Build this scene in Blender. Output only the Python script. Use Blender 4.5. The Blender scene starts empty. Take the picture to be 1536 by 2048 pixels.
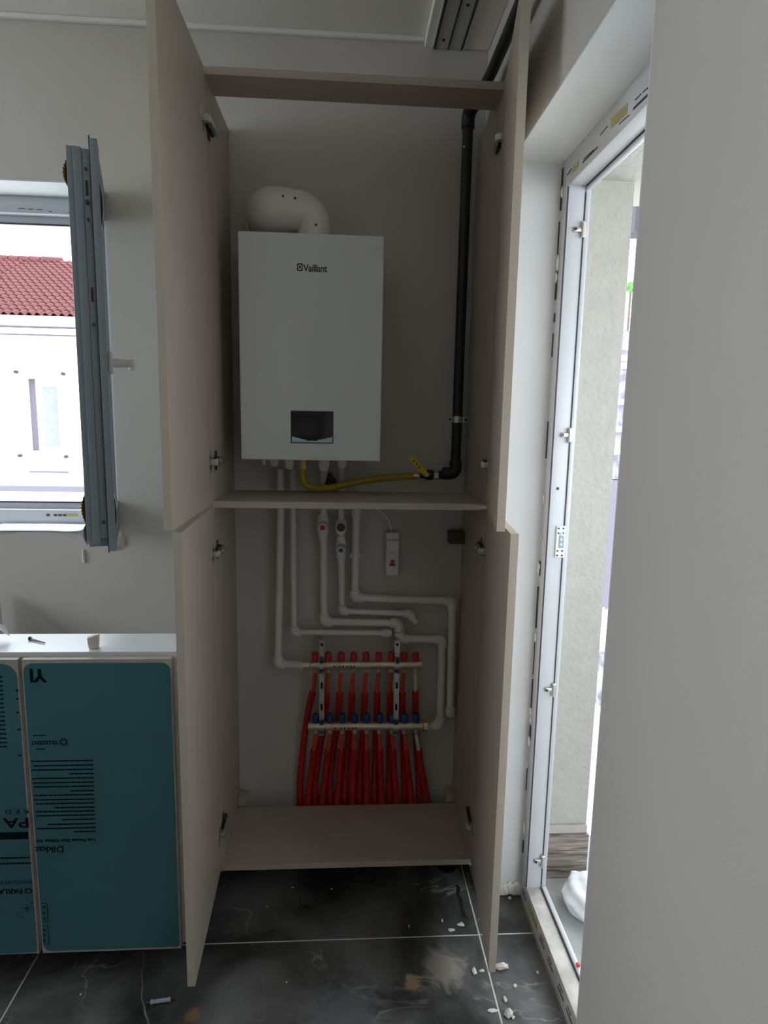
import bpy, bmesh, math, random
from mathutils import Vector, Matrix
random.seed(7)
S = bpy.context.scene
COL = S.collection

# ------------------------------------------------------------------ camera
F = 1240.0
PITCH, YAW, ROLL = math.radians(8.73), math.radians(3.68), math.radians(1.125)
CAM = Vector((0, 0, 1.45))
B = Matrix(((1, 0, 0), (0, 0, -1), (0, 1, 0)))
def _m(a): return Matrix(a)
c, s = math.cos(YAW), math.sin(YAW); RY = _m(((c, 0, -s), (0, 1, 0), (s, 0, c)))
c, s = math.cos(PITCH), math.sin(PITCH); RP = _m(((1, 0, 0), (0, c, -s), (0, s, c)))
c, s = math.cos(ROLL), math.sin(ROLL); RR = _m(((c, -s, 0), (s, c, 0), (0, 0, 1)))
M = RR @ RP @ RY @ B
cd = bpy.data.cameras.new('camera'); cam = bpy.data.objects.new('camera', cd); COL.objects.link(cam)
cd.sensor_fit = 'VERTICAL'; cd.sensor_height = 36.0; cd.lens = 36.0 * F / 2048.0
cd.clip_start = 0.02; cd.clip_end = 200
R3 = Matrix((M[0], -M[1], -M[2])).transposed()
cam.matrix_world = Matrix.Translation(CAM) @ R3.to_4x4()
S.camera = cam
MT = M.transposed()
def ray(u, v): return MT @ Vector(((u - 768) / F, (v - 1024) / F, 1.0))
def PY(u, v, y): d = ray(u, v); return CAM + d * (y / d.y)
def PX(u, v, x): d = ray(u, v); return CAM + d * (x / d.x)
def PZ(u, v, z): d = ray(u, v); return CAM + d * ((z - CAM.z) / d.z)

# ------------------------------------------------------------------ world and exposure
W = bpy.data.worlds.new('overcast_sky'); S.world = W; W.use_nodes = True
bg = W.node_tree.nodes['Background']; bg.inputs[0].default_value = (0.86, 0.93, 1.0, 1); bg.inputs[1].default_value = 6.2
S.view_settings.view_transform = 'Standard'; S.view_settings.look = 'None'
S.view_settings.gamma = 1.0; S.view_settings.exposure = 0.0; S.view_settings.use_curve_mapping = False
S.cycles.max_bounces = 10; S.cycles.diffuse_bounces = 6
try:
    S.cycles.use_denoising = True; S.cycles.denoiser = 'OPENIMAGEDENOISE'
except Exception: pass
def portal(name, loc, rot, sx, sy):
    l = bpy.data.lights.new(name, 'AREA'); l.shape = 'RECTANGLE'; l.size = sx; l.size_y = sy
    l.cycles.is_portal = True
    o = bpy.data.objects.new(name, l); COL.objects.link(o); o.location = loc; o.rotation_euler = rot
    return o
H = math.pi / 2
portal('window_portal', (-1.68, 2.3, 1.59), (-H, 0, 0), 1.9, 1.1)
portal('balcony_portal', (0.625, 1.3, 1.06), (0, H, 0), 2.12, 0.8)
portal('added_window_portal', (-2.95, 0.85, 1.91), (0, -H, 0), 1.12, 1.8)

# ------------------------------------------------------------------ helpers
def mat(name, col, rough=0.6, var=0.0, vscale=6.0, bump=0.0, bscale=200.0, metal=0.0, spec=0.5, col2=None, trans=0.0):
    m = bpy.data.materials.new(name); m.use_nodes = True; nt = m.node_tree; n = nt.nodes; b = n['Principled BSDF']
    b.inputs['Roughness'].default_value = rough; b.inputs['Metallic'].default_value = metal
    b.inputs['Specular IOR Level'].default_value = spec
    b.inputs['Transmission Weight'].default_value = trans
    tc = n.new('ShaderNodeTexCoord')
    nz = n.new('ShaderNodeTexNoise'); nz.inputs['Scale'].default_value = vscale; nz.inputs['Detail'].default_value = 5
    nt.links.new(tc.outputs['Object'], nz.inputs['Vector'])
    rp = n.new('ShaderNodeValToRGB')
    c2 = col2 or tuple(max(0, x * (1 - var)) for x in col)
    rp.color_ramp.elements[0].position = 0.35; rp.color_ramp.elements[1].position = 0.65
    rp.color_ramp.elements[0].color = (*c2, 1); rp.color_ramp.elements[1].color = (*col, 1)
    nt.links.new(nz.outputs['Fac'], rp.inputs['Fac']); nt.links.new(rp.outputs['Color'], b.inputs['Base Color'])
    if bump:
        n2 = n.new('ShaderNodeTexNoise'); n2.inputs['Scale'].default_value = bscale; n2.inputs['Detail'].default_value = 4
        nt.links.new(tc.outputs['Object'], n2.inputs['Vector'])
        bp = n.new('ShaderNodeBump'); bp.inputs['Strength'].default_value = bump; bp.inputs['Distance'].default_value = 0.004
        nt.links.new(n2.outputs['Fac'], bp.inputs['Height']); nt.links.new(bp.outputs['Normal'], b.inputs['Normal'])
    return m

def marble():
    m = bpy.data.materials.new('dark_marble_tile'); m.use_nodes = True; nt = m.node_tree; n = nt.nodes; b = n['Principled BSDF']
    L = nt.links.new
    geo = n.new('ShaderNodeNewGeometry')
    def noise(sc, det=6, dist=0.0, rgh=.6):
        z = n.new('ShaderNodeTexNoise'); z.inputs['Scale'].default_value = sc; z.inputs['Detail'].default_value = det
        z.inputs['Distortion'].default_value = dist; z.inputs['Roughness'].default_value = rgh; L(geo.outputs['Position'], z.inputs['Vector']); return z
    def ramp(src, a, bb, ca=(0, 0, 0, 1), cb=(1, 1, 1, 1)):
        r = n.new('ShaderNodeValToRGB'); r.color_ramp.elements[0].position = a; r.color_ramp.elements[1].position = bb
        r.color_ramp.elements[0].color = ca; r.color_ramp.elements[1].color = cb; L(src, r.inputs['Fac']); return r
    def mix(f, A, Bc):
        x = n.new('ShaderNodeMix'); x.data_type = 'RGBA'
        if hasattr(f, 'links'): L(f, x.inputs[0])
        else: x.inputs[0].default_value = f
        for i, q in ((6, A), (7, Bc)):
            if hasattr(q, 'links'): L(q, x.inputs[i])
            else: x.inputs[i].default_value = q
        return x.outputs[2]
    base = ramp(noise(3.0, 8, .6).outputs['Fac'], .38, .68, (.026, .026, .025, 1), (.17, .17, .165, 1)).outputs['Color']
    # thin veins: ridge of a warped noise
    nv = noise(2.1, 5, 1.4, .5)
    sub = n.new('ShaderNodeMath'); sub.operation = 'SUBTRACT'; L(nv.outputs['Fac'], sub.inputs[0]); sub.inputs[1].default_value = .5
    ab = n.new('ShaderNodeMath'); ab.operation = 'ABSOLUTE'; L(sub.outputs[0], ab.inputs[0])
    vein = ramp(ab.outputs[0], .0, .008, (1, 1, 1, 1), (0, 0, 0, 1))
    vm = n.new('ShaderNodeMath'); vm.operation = 'MULTIPLY'; L(vein.outputs['Color'], vm.inputs[0])
    L(ramp(noise(5, 3).outputs['Fac'], .45, .62).outputs['Color'], vm.inputs[1])
    vs = n.new('ShaderNodeMath'); vs.operation = 'MULTIPLY'; L(vm.outputs[0], vs.inputs[0]); vs.inputs[1].default_value = .75
    c1 = mix(vs.outputs[0], base, (.36, .35, .32, 1))
    # pale honey-coloured inclusions in the stone
    def blob(p, r, thr):
        d = n.new('ShaderNodeVectorMath'); d.operation = 'DISTANCE'; L(geo.outputs['Position'], d.inputs[0]); d.inputs[1].default_value = p
        nz = noise(13, 9, 2.2, .65)
        a = n.new('ShaderNodeMath'); a.operation = 'MULTIPLY_ADD'; L(nz.outputs['Fac'], a.inputs[0]); a.inputs[1].default_value = r * 1.6; L(d.outputs['Value'], a.inputs[2])
        return ramp(a.outputs[0], r * 1.15, r * 1.6, (1, 1, 1, 1), (0, 0, 0, 1)).outputs['Color']
    def scaled(o, k):
        a = n.new('ShaderNodeMath'); a.operation = 'MULTIPLY'; L(o, a.inputs[0]); a.inputs[1].default_value = k; return a.outputs[0]
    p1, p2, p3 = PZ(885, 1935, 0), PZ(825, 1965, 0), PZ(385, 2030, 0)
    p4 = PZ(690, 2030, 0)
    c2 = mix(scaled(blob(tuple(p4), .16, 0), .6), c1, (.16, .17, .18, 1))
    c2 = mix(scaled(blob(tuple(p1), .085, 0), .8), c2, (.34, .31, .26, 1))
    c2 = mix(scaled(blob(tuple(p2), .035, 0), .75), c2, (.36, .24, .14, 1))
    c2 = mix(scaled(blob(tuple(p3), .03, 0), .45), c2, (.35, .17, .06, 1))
    # fine white dust
    dz = noise(220, 2); dl = noise(4, 3)
    dm = n.new('ShaderNodeMath'); dm.operation = 'MULTIPLY'
    L(ramp(dz.outputs['Fac'], .66, .74).outputs['Color'], dm.inputs[0]); L(ramp(dl.outputs['Fac'], .4, .7).outputs['Color'], dm.inputs[1])
    c3 = mix(scaled(dm.outputs[0], .55), c2, (.5, .5, .48, 1))
    L(c3, b.inputs['Base Color'])
    L(ramp(noise(7, 4).outputs['Fac'], .3, .7, (.24, .24, .24, 1), (.5, .5, .5, 1)).outputs['Color'], b.inputs['Roughness'])
    return m

def woodgrain():
    m = bpy.data.materials.new('wood_look_tile'); m.use_nodes = True; nt = m.node_tree; n = nt.nodes; b = n['Principled BSDF']
    tc = n.new('ShaderNodeTexCoord'); mp = n.new('ShaderNodeMapping'); mp.inputs['Scale'].default_value = (4, 4, 60)
    nz = n.new('ShaderNodeTexNoise'); nz.inputs['Scale'].default_value = 2.2; nz.inputs['Detail'].default_value = 7; nz.inputs['Distortion'].default_value = .6
    rp = n.new('ShaderNodeValToRGB'); e = rp.color_ramp.elements
    e[0].position = .32; e[0].color = (.03, .024, .02, 1); e[1].position = .7; e[1].color = (.36, .30, .26, 1)
    L = nt.links.new; L(tc.outputs['Object'], mp.inputs['Vector']); L(mp.outputs['Vector'], nz.inputs['Vector']); L(nz.outputs['Fac'], rp.inputs['Fac']); L(rp.outputs['Color'], b.inputs['Base Color'])
    b.inputs['Roughness'].default_value = .6
    return m

MAT = dict(
    wall=mat('greige_wall_paint', (.57, .545, .505), .85, .04, 3, .12, 260),
    reveal=mat('white_reveal_plaster', (.66, .68, .68), .85, .05, 4, .1, 200),
    ceil=mat('white_ceiling_paint', (.84, .82, .77), .9, .03, 3, .06, 200),
    trim=mat('white_trim', (.82, .81, .77), .7, .04),
    mela=mat('beige_melamine', (.47, .40, .335), .5, .05, 9, .05, 400),
    mela_edge=mat('beige_edge_band', (.55, .48, .39), .45, .05, 20),
    white_mela=mat('white_melamine', (.62, .645, .66), .35, .06, 9),
    film=mat('teal_protective_film', (.055, .16, .185), .25, .16, 3, .12, 9),
    film_edge=mat('greige_door_board', (.42, .38, .33), .5, .15, 25),
    print=mat('dark_print', (.001, .008, .012), .6, spec=.1),
    print_soft=mat('soft_dark_print', (.006, .040, .050), .6, spec=.15),
    boiler=mat('white_enamel', (.70, .725, .71), .3, .02, 5),
    boiler_side=mat('white_enamel_side', (.7, .71, .7), .35, .03, 5),
    black=mat('black_gloss', (.006, .006, .008), .15),
    ink=mat('black_ink', (.01, .012, .012), .5),
    silver=mat('silver_strip', (.46, .62, .68), .35, .05, 9),
    plastic=mat('white_plastic', (.78, .76, .72), .4, .03, 8),
    ppr=mat('white_polypropylene', (.76, .73, .69), .42, .04, 7),
    pvc=mat('white_pvc', (.55, .57, .60), .32, .03, 6),
    pvc_blue=mat('bluish_pvc_film', (.22, .27, .31), .45, .06, 5),
    pvc_groove=mat('grey_pvc_groove', (.30, .34, .37), .4, .1, 8),
    gasket=mat('dark_rubber', (.03, .033, .036), .6),
    gas=mat('black_steel', (.016, .017, .018), .45, .2, 30),
    hose=mat('yellow_hose', (.42, .34, .03), .45, .15, 40),
    yellow=mat('yellow_handle', (.62, .48, .02), .4, .1, 30),
    chrome=mat('zinc_metal', (.66, .65, .61), .33, .15, 40, metal=.9),
    nickel=mat('nickel_bar', (.68, .58, .44), .42, .15, 30, metal=.85),
    brass=mat('brass', (.8, .66, .36), .25, .1, 30, metal=1.0),
    dark_metal=mat('dark_metal', (.07, .065, .06), .45, .2, 30, metal=.6),
    red_cap=mat('red_plastic_cap', (.50, .016, .028), .4, .06, 20),
    blue_cap=mat('blue_plastic_cap', (.012, .055, .20), .4, .06, 20),
    pex=mat('orange_red_pipe', (.66, .07, .025), .4, .08, 20),
    sheath=mat('red_corrugated_sheath', (.52, .017, .016), .5, .18, 30),
    white_pipe=mat('bare_white_pipe', (.72, .66, .58), .45, .05, 20),
    grout=mat('pale_grout', (.62, .61, .54), .9, .15, 30),
    slab=mat('concrete_slab', (.30, .30, .29), .9, .15, 10),
    plaster=mat('plaster_lump', (.72, .69, .62), .95, .2, 40, .5, 60),
    stucco=mat('cream_stucco', (.42, .41, .37), .95, .06, 20, .9, 70),
    render=mat('grey_render', (.45, .42, .40), .95, .15, 15, .3, 60),
    balc=mat('grey_balcony_tile', (.42, .43, .41), .6, .3, 6),
    house=mat('white_house_wall', (.80, .80, .80), .9, .03, 2),
    roof=mat('red_roof_tile', (.13, .027, .026), .85, .45, 2),
    ridge=mat('ridge_tile', (.11, .03, .032), .85, .25, 5),
    fascia=mat('white_fascia', (.82, .82, .80), .7, .04),
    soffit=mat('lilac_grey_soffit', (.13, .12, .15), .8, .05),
    shutter=mat('pale_roller_shutter', (.20, .21, .20), .6, .08, 5),
    ground=mat('bounce_ground', (.70, .69, .66), .95, .2, 1),
    dark_house=mat('dark_slate_panel', (.03, .028, .036), .7, .15, 3),
    grey_house=mat('grey_facade', (.10, .095, .12), .85, .5, 5, col2=(.3, .3, .34)),
    green=mat('foliage_green', (.10, .26, .06), .8, .5, 20),
    bag=mat('white_sack', (.82, .83, .85), .6, .1, 10, .4, 30),
    tape=mat('yellow_printed_film', (.80, .55, .05), .4, .1, 20),
    tape_ink=mat('brown_film_ink', (.10, .05, .03), .5),
    label=mat('olive_label', (.42, .40, .16), .5, .2, 30),
    brown=mat('brown_plastic', (.10, .065, .05), .5, .1, 30),
    track=mat('grey_aluminium_track', (.50, .49, .46), .5, .05, 8),
    screw=mat('dark_screw', (.05, .05, .055), .35, .2, 50, metal=.7),
    glass=mat('window_glass', (.9, .95, .95), .03, trans=1.0),
    shell=mat('plain_room_paint', (.72, .70, .66), .9, .03, 3),
    crevice=mat('black_crevice', (.006, .006, .006), .9),
    redbit=mat('red_plastic_bit', (.6, .02, .05), .5),
    sill_dirt=mat('dusty_pvc', (.62, .60, .56), .6, .35, 14, .2, 60),
)
MAT['marble'] = marble(); MAT['wood'] = woodgrain()
gm = MAT['glass'].node_tree; gm.nodes.clear()
_o = gm.nodes.new('ShaderNodeOutputMaterial'); _t = gm.nodes.new('ShaderNodeBsdfTransparent'); _g = gm.nodes.new('ShaderNodeBsdfGlossy'); _x = gm.nodes.new('ShaderNodeMixShader')
_t.inputs[0].default_value = (.93, .97, .98, 1); _g.inputs['Roughness'].default_value = .02; _x.inputs[0].default_value = .06
gm.links.new(_t.outputs[0], _x.inputs[1]); gm.links.new(_g.outputs[0], _x.inputs[2]); gm.links.new(_x.outputs[0], _o.inputs[0])

def bm_new(): return bmesh.new()
def box(bm, lo, hi, bev=0.0, seg=2):
    lo, hi = [min(a, b) for a, b in zip(lo, hi)], [max(a, b) for a, b in zip(lo, hi)]
    r = bmesh.ops.create_cube(bm, size=1.0); vs = r['verts']
    for v in vs:
        v.co = Vector([(lo[i] + hi[i]) / 2 + v.co[i] * (hi[i] - lo[i]) for i in range(3)])
    if bev:
        es = {e for v in vs for e in v.link_edges}
        bmesh.ops.bevel(bm, geom=list(es), offset=bev, segments=seg, profile=.5, affect='EDGES')
    return bm
def frames(pts):
    P = [Vector(p) for p in pts]; T = []
    for i in range(len(P)):
        a = P[max(0, i - 1)]; b = P[min(len(P) - 1, i + 1)]; T.append((b - a).normalized())
    up = Vector((0, 0, 1)) if abs(T[0].z) < .9 else Vector((0, 1, 0))
    N = []; n = (up - T[0] * up.dot(T[0])).normalized()
    for t in T:
        n = (n - t * n.dot(t)).normalized(); N.append(n.copy())
    return P, T, N
def tube(bm, pts, r, seg=14, cap=True):
    P, T, N = frames(pts); rs = r if isinstance(r, (list, tuple)) else [r] * len(P); rings = []
    for p, t, n, rr in zip(P, T, N, rs):
        b = t.cross(n)
        rings.append([bm.verts.new(p + (n * math.cos(2 * math.pi * k / seg) + b * math.sin(2 * math.pi * k / seg)) * rr) for k in range(seg)])
    for a, b in zip(rings, rings[1:]):
        for k in range(seg):
            bm.faces.new((a[k], a[(k + 1) % seg], b[(k + 1) % seg], b[k]))
    if cap: bm.faces.new(rings[0][::-1]); bm.faces.new(rings[-1])
    return bm
def fillet(pts, rad, n=5):
    P = [Vector(p) for p in pts]; out = [P[0]]
    for a, b, c in zip(P, P[1:], P[2:]):
        d1 = (a - b); d2 = (c - b); rr = min(rad, d1.length * .49, d2.length * .49)
        p1 = b + d1.normalized() * rr; p2 = b + d2.normalized() * rr
        for i in range(n + 1):
            t = i / n; out.append(p1 * (1 - t) ** 2 + b * 2 * t * (1 - t) + p2 * t * t)
    out.append(P[-1]); return out
def spline(pts, n=8):
    P = [Vector(p) for p in pts]; Q = [P[0] * 2 - P[1]] + P + [P[-1] * 2 - P[-2]]; out = []
    for i in range(1, len(Q) - 2):
        a, b, c, d = Q[i - 1:i + 3]
        for k in range(n):
            t = k / n
            out.append(.5 * ((2 * b) + (c - a) * t + (2 * a - 5 * b + 4 * c - d) * t * t + (3 * b - a - 3 * c + d) * t ** 3))
    out.append(P[-1]); return out
def prism(bm, poly, y0, y1, axis='Y'):
    """extrude a polygon given as 2-D pairs along an axis"""
    def p(a, b, t): return {'Y': (a, t, b), 'X': (t, a, b), 'Z': (a, b, t)}[axis]
    A = [bm.verts.new(p(a, b, y0)) for a, b in poly]; C = [bm.verts.new(p(a, b, y1)) for a, b in poly]
    bm.faces.new(A); bm.faces.new(C[::-1]); k = len(poly)
    for i in range(k): bm.faces.new((A[i], C[i], C[(i + 1) % k], A[(i + 1) % k]))
    return bm
def obj(name, bm, m, parent=None, smooth=False, loc=None, rotz=0.0, wpos=True):
    bmesh.ops.recalc_face_normals(bm, faces=bm.faces[:])
    me = bpy.data.meshes.new(name); bm.to_mesh(me); bm.free()
    me.materials.append(MAT[m] if isinstance(m, str) else m)
    if smooth:
        for p in me.polygons: p.use_smooth = True
        try: me.set_sharp_from_angle(angle=math.radians(38))
        except Exception: pass
    o = bpy.data.objects.new(name, me); COL.objects.link(o)
    if parent is not None:
        o.parent = parent
        if wpos and loc is None:
            q = parent; t = Vector((0, 0, 0))
            while q is not None: t += q.location; q = q.parent
            o.location = -t
    if loc is not None: o.location = loc
    o.rotation_euler = (0, 0, rotz)
    return o
def tag(o, label, cat, group=None):
    o['label'] = label; o['category'] = cat
    if group: o['group'] = group
    return o
def thing(name, label, cat, loc=(0, 0, 0), group=None):
    o = bpy.data.objects.new(name, None); COL.objects.link(o); o.location = loc; o.empty_display_size = .05
    return tag(o, label, cat, group)
def struct(o, label=None, cat=None):
    o['kind'] = 'structure'
    if label: o['label'] = label
    if cat: o['category'] = cat
    return o
def B1(name, lo, hi, m, parent=None, bev=0.0, smooth=False): return obj(name, box(bm_new(), lo, hi, bev), m, parent, smooth)
def T1(name, pts, r, m, parent=None, seg=14): return obj(name, tube(bm_new(), pts, r, seg), m, parent, True)
def lump(bm, c, r, seed=0, sq=(1, 1, 1), sub=2):
    rnd = random.Random(seed); n0 = len(bm.verts)
    g = bmesh.ops.create_icosphere(bm, subdivisions=sub, radius=1.0)
    for v in g['verts']:
        k = 1 + rnd.uniform(-.25, .2); v.co = Vector((c[0] + v.co.x * r * sq[0] * k, c[1] + v.co.y * r * sq[1] * k, c[2] + v.co.z * r * sq[2] * k))
    return bm
def text_mesh(txt, size, bold=0.0, spacing=1.0, align='LEFT'):
    cu = bpy.data.curves.new('t', 'FONT'); cu.body = txt; cu.size = size; cu.offset = bold; cu.space_character = spacing; cu.align_x = align
    cu.resolution_u = 3
    o = bpy.data.objects.new('t', cu); COL.objects.link(o)
    dg = bpy.context.evaluated_depsgraph_get(); me = bpy.data.meshes.new_from_object(o.evaluated_get(dg))
    bpy.data.objects.remove(o); bpy.data.curves.remove(cu)
    return me
def text(name, txt, size, p, ex, ey, m, parent, bold=0.0, spacing=1.0, fit=None):
    me = text_mesh(txt, size, bold, spacing); ex = Vector(ex); ey = Vector(ey)
    sx = 1.0
    if fit and len(me.vertices):
        w = max(v.co.x for v in me.vertices) - min(v.co.x for v in me.vertices); sx = fit / w
    for v in me.vertices: v.co = Vector(p) + ex * (v.co.x * sx) + ey * v.co.y
    me.materials.append(MAT[m]); o = bpy.data.objects.new(name, me); COL.objects.link(o)
    o.parent = parent; q = parent; t = Vector((0, 0, 0))
    while q is not None: t += q.location; q = q.parent
    o.location = -t
    return o

# ------------------------------------------------------------------ main dimensions
WY = 2.03            # back wall
WX = 0.418           # right wall
CEIL = 2.565
LX, RYB = -2.9, -2.9  # left wall, rear wall
TH = 0.26

# ------------------------------------------------------------------ room shell
# back wall with the window opening
wx0, wx1, wz0, wz1 = -2.62, -0.728, 1.055, 2.127
bm = bm_new()
box(bm, (LX - .2, WY, -.1), (wx0, WY + TH, CEIL + .15)); box(bm, (wx1, WY, -.1), (WX + .20, WY + TH, CEIL + .15))
box(bm, (wx0, WY, wz1), (wx1, WY + TH, CEIL + .15)); box(bm, (wx0, WY, -.1), (wx1, WY + TH, wz0))
struct(obj('wall_back', bm, 'wall'), 'greige painted back wall behind the open tall cabinet', 'wall')
# window reveal lining
bm = bm_new(); e = .006
box(bm, (wx0, WY + .002, wz1 - e), (wx1, WY + TH, wz1)); box(bm, (wx0, WY + .002, wz0), (wx1, WY + TH, wz0 + e))
box(bm, (wx1 - e, WY + .002, wz0 + e), (wx1, WY + TH, wz1 - e)); box(bm, (wx0, WY + .002, wz0 + e), (wx0 + e, WY + TH, wz1 - e))
struct(obj('trim_2', bm, 'reveal'), 'white plaster lining inside the window opening', 'trim')
# right wall with the balcony door opening
dy0, dy1, dz1 = 0.92, 1.69, 2.11
bm = bm_new()
box(bm, (WX, dy1, -.1), (WX + .20, WY, CEIL + .15)); box(bm, (WX, RYB, -.1), (WX + .20, dy0, CEIL + .15)); box(bm, (WX, dy0, dz1), (WX + .20, dy1, CEIL + .15))
box(bm, (WX, dy0, -.1), (WX + .20, dy1, -.012))
struct(obj('wall_right', bm, 'wall'), 'greige painted wall beside the balcony door', 'wall')
bm = bm_new()
box(bm, (WX + .001, dy1 - .006, 0), (WX + .20, dy1, dz1 - .006)); box(bm, (WX + .001, dy0, dz1 - .006), (WX + .20, dy1, dz1)); box(bm, (WX + .001, dy0, 0), (WX + .20, dy0 + .006, dz1 - .006))
struct(obj('trim_3', bm, 'reveal'), 'bluish white plaster lining of the balcony door opening', 'trim')
# left wall with a wide unseen window added for daylight from the left, rear wall
bm = bm_new()
sy0, sy1, sz0, sz1 = -.05, 1.75, 1.35, 2.47
box(bm, (LX - .2, RYB, -.1), (LX, sy0, CEIL + .15)); box(bm, (LX - .2, sy1, -.1), (LX, WY, CEIL + .15))
box(bm, (LX - .2, sy0, -.1), (LX, sy1, sz0)); box(bm, (LX - .2, sy0, sz1), (LX, sy1, CEIL + .15))
struct(obj('wall_left', bm, 'shell'), 'plain left wall of the kitchen with an unseen window opening added for daylight', 'wall')
bm = bm_new()
for a_, b_, c_, d_ in ((sy0, sy1, sz0, sz0 + .05), (sy0, sy1, sz1 - .05, sz1), (sy0, sy0 + .05, sz0 + .05, sz1 - .05), (sy1 - .05, sy1, sz0 + .05, sz1 - .05), ((sy0 + sy1) / 2 - .03, (sy0 + sy1) / 2 + .03, sz0 + .05, sz1 - .05)):
    box(bm, (LX - .13, a_, c_), (LX - .07, b_, d_), .003)
struct(obj('added_window', bm, 'pvc'), 'white frame of the unseen window added in the left wall', 'window')
struct(B1('wall_rear', (LX - .2, RYB - .2, -.1), (WX + .20, RYB, CEIL + .15), 'shell'), 'plain rear wall of the kitchen', 'wall')
struct(B1('ceiling', (LX, RYB, CEIL), (WX, WY, CEIL + .15), 'ceil'), 'off-white flat ceiling above the cabinet', 'ceiling')
# lowered ceiling strip with tracks along the right wall
bx = PZ(850, 89, 2.542).x
struct(B1('trim_4', (bx, RYB, 2.542), (WX, WY, CEIL), 'ceil', bev=.003), 'lowered ceiling strip along the right wall', 'trim')
bm = bm_new(); box(bm, (LX, WY - .016, CEIL - .014), (bx, WY, CEIL), .004)
struct(obj('trim_1', bm, 'trim'), 'thin white moulding where back wall meets ceiling', 'trim')
# floor: slab plus single tiles
fl = struct(B1('floor', (LX, RYB, -.1), (WX, WY, -.0009), 'grout'), 'dark marble-look tiled floor with pale grout lines', 'floor')
gx, gy, tw, td = .394, 1.539, 1.2065, .60
tb = {}
for i in range(-3, 2):
    for j in range(-8, 3):
        x0, x1 = gx + (i - 0) * tw, gx + (i + 1) * tw; y0, y1 = gy + j * td, gy + (j + 1) * td
        g = .0023
        a0, a1, b0, b1 = max(x0 + g, LX), min(x1 - g, WX), max(y0 + g, RYB), min(y1 - g, WY)
        if a1 - a0 < .01 or b1 - b0 < .01: continue
        o = B1('tile', (a0, b0, -.008), (a1, b1, 0), 'marble', fl, .0004)
# bit of floor inside the door opening, under the frame
f2 = struct(B1('floor_2', (WX, dy0 + .006, -.012), (WX + .13, dy1 - .006, -.0009), 'grout'), 'strip of dark tile in the balcony doorway', 'floor')
for b0, b1 in ((dy0 + .006, gy - td - .0023), (gy - td + .0023, gy - .0023), (gy + .0023, dy1 - .006)):
    if b1 - b0 > .005: B1('tile', (WX, b0, -.008), (WX + .13, b1, 0), 'marble', f2, .0004)

# ------------------------------------------------------------------ ceiling tracks
tx0, tx1 = PZ(876, 60, 2.537).x, PZ(938, 60, 2.537).x
tr = thing('curtain_track', 'grey double curtain track screwed to the lowered ceiling strip', 'curtain track', ((tx0 + tx1) / 2, 1.5, 2.53))
B1('track_plate', (tx0, 0.1, 2.5385), (tx1, WY - .003, 2.542), 'track', tr, .0005)
for k in range(3):
    x = tx0 + (tx1 - tx0) * (.04 + .46 * k); B1('slot', (x - .0022, .11, 2.536), (x + .0022, WY - .006, 2.5386), 'gasket', tr)
for k, y in enumerate((1.98, 1.82, 1.5, 1.2)):
    x = tx0 + (tx1 - tx0) * (.27 if k % 2 == 0 else .73)
    T1('screw', [(x, y, 2.5387), (x, y, 2.5355)], .0045, 'dark_metal', tr, 10)
B1('rail_lip', (tx0 - .004, .1, 2.534), (tx0 - .001, WY - .003, 2.542), 'track', tr); B1('rail_lip', (tx1 + .001, .1, 2.534), (tx1 + .004, WY - .003, 2.542), 'track', tr)

# ------------------------------------------------------------------ tall cabinet
XL, XR, CF, CB = -0.357, 0.395, 1.70, 2.0295
cab = thing('tall_cabinet', 'tall beige melamine cabinet with four open doors around the boiler and pipes', 'cabinet', (.019, 1.85, 0))
B1('side_panel', (XL - .018, CF, .09), (XL, CB, 2.288), 'mela', cab, .0008)
B1('side_panel', (XR, CF, .09), (XR + .018, CB, 2.288), 'mela', cab, .0008)
B1('top_rail', (XL, CF, 2.277), (XR, CF + .108, 2.296), 'mela', cab, .0008)
B1('middle_shelf', (XL, CF - .004, 1.196), (XR, 1.955, 1.2145), 'mela', cab, .0008)
B1('bottom_shelf', (XL, CF - .004, .097), (XR, 1.976, .1155), 'mela', cab, .0008)
for x, y in ((XL + .05, CF + .14), (XR - .05, CF + .11), (XL + .05, 1.94), (XR - .05, 1.94)):
    bm = tube(bm_new(), [(x, y, 0), (x, y, .008), (x, y, .012), (x, y, .085), (x, y, .098)], [.03, .03, .016, .016, .024], 16)
    obj('leg', bm, 'black', cab, True)
# brown corner brackets that tie the cabinet to the wall
def corner_block(x0, x1, z0, z1, mark):
    bm = box(bm_new(), (x0, 1.978, z0), (x1, 2.022, z1), .003); o = obj('corner_bracket', bm, 'brown' if mark else 'mela', cab)
    if mark:
        cx, cz = (x0 + x1) / 2, (z0 + z1) / 2
        T1('bracket_screw', [(cx, 1.9785, cz), (cx, 1.974, cz)], .006, 'dark_metal', o, 12)
a, b = PY(898, 1088, 1.98), PY(923, 1064, 1.98); corner_block(a.x, XR, a.z, b.z, True)
a, b = PY(476, 1612, 2.0), PY(492, 1585, 2.0); corner_block(XL, XL + .03, .1157, .15, False)
corner_block(XR - .03, XR, .1157, .15, False)

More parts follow.
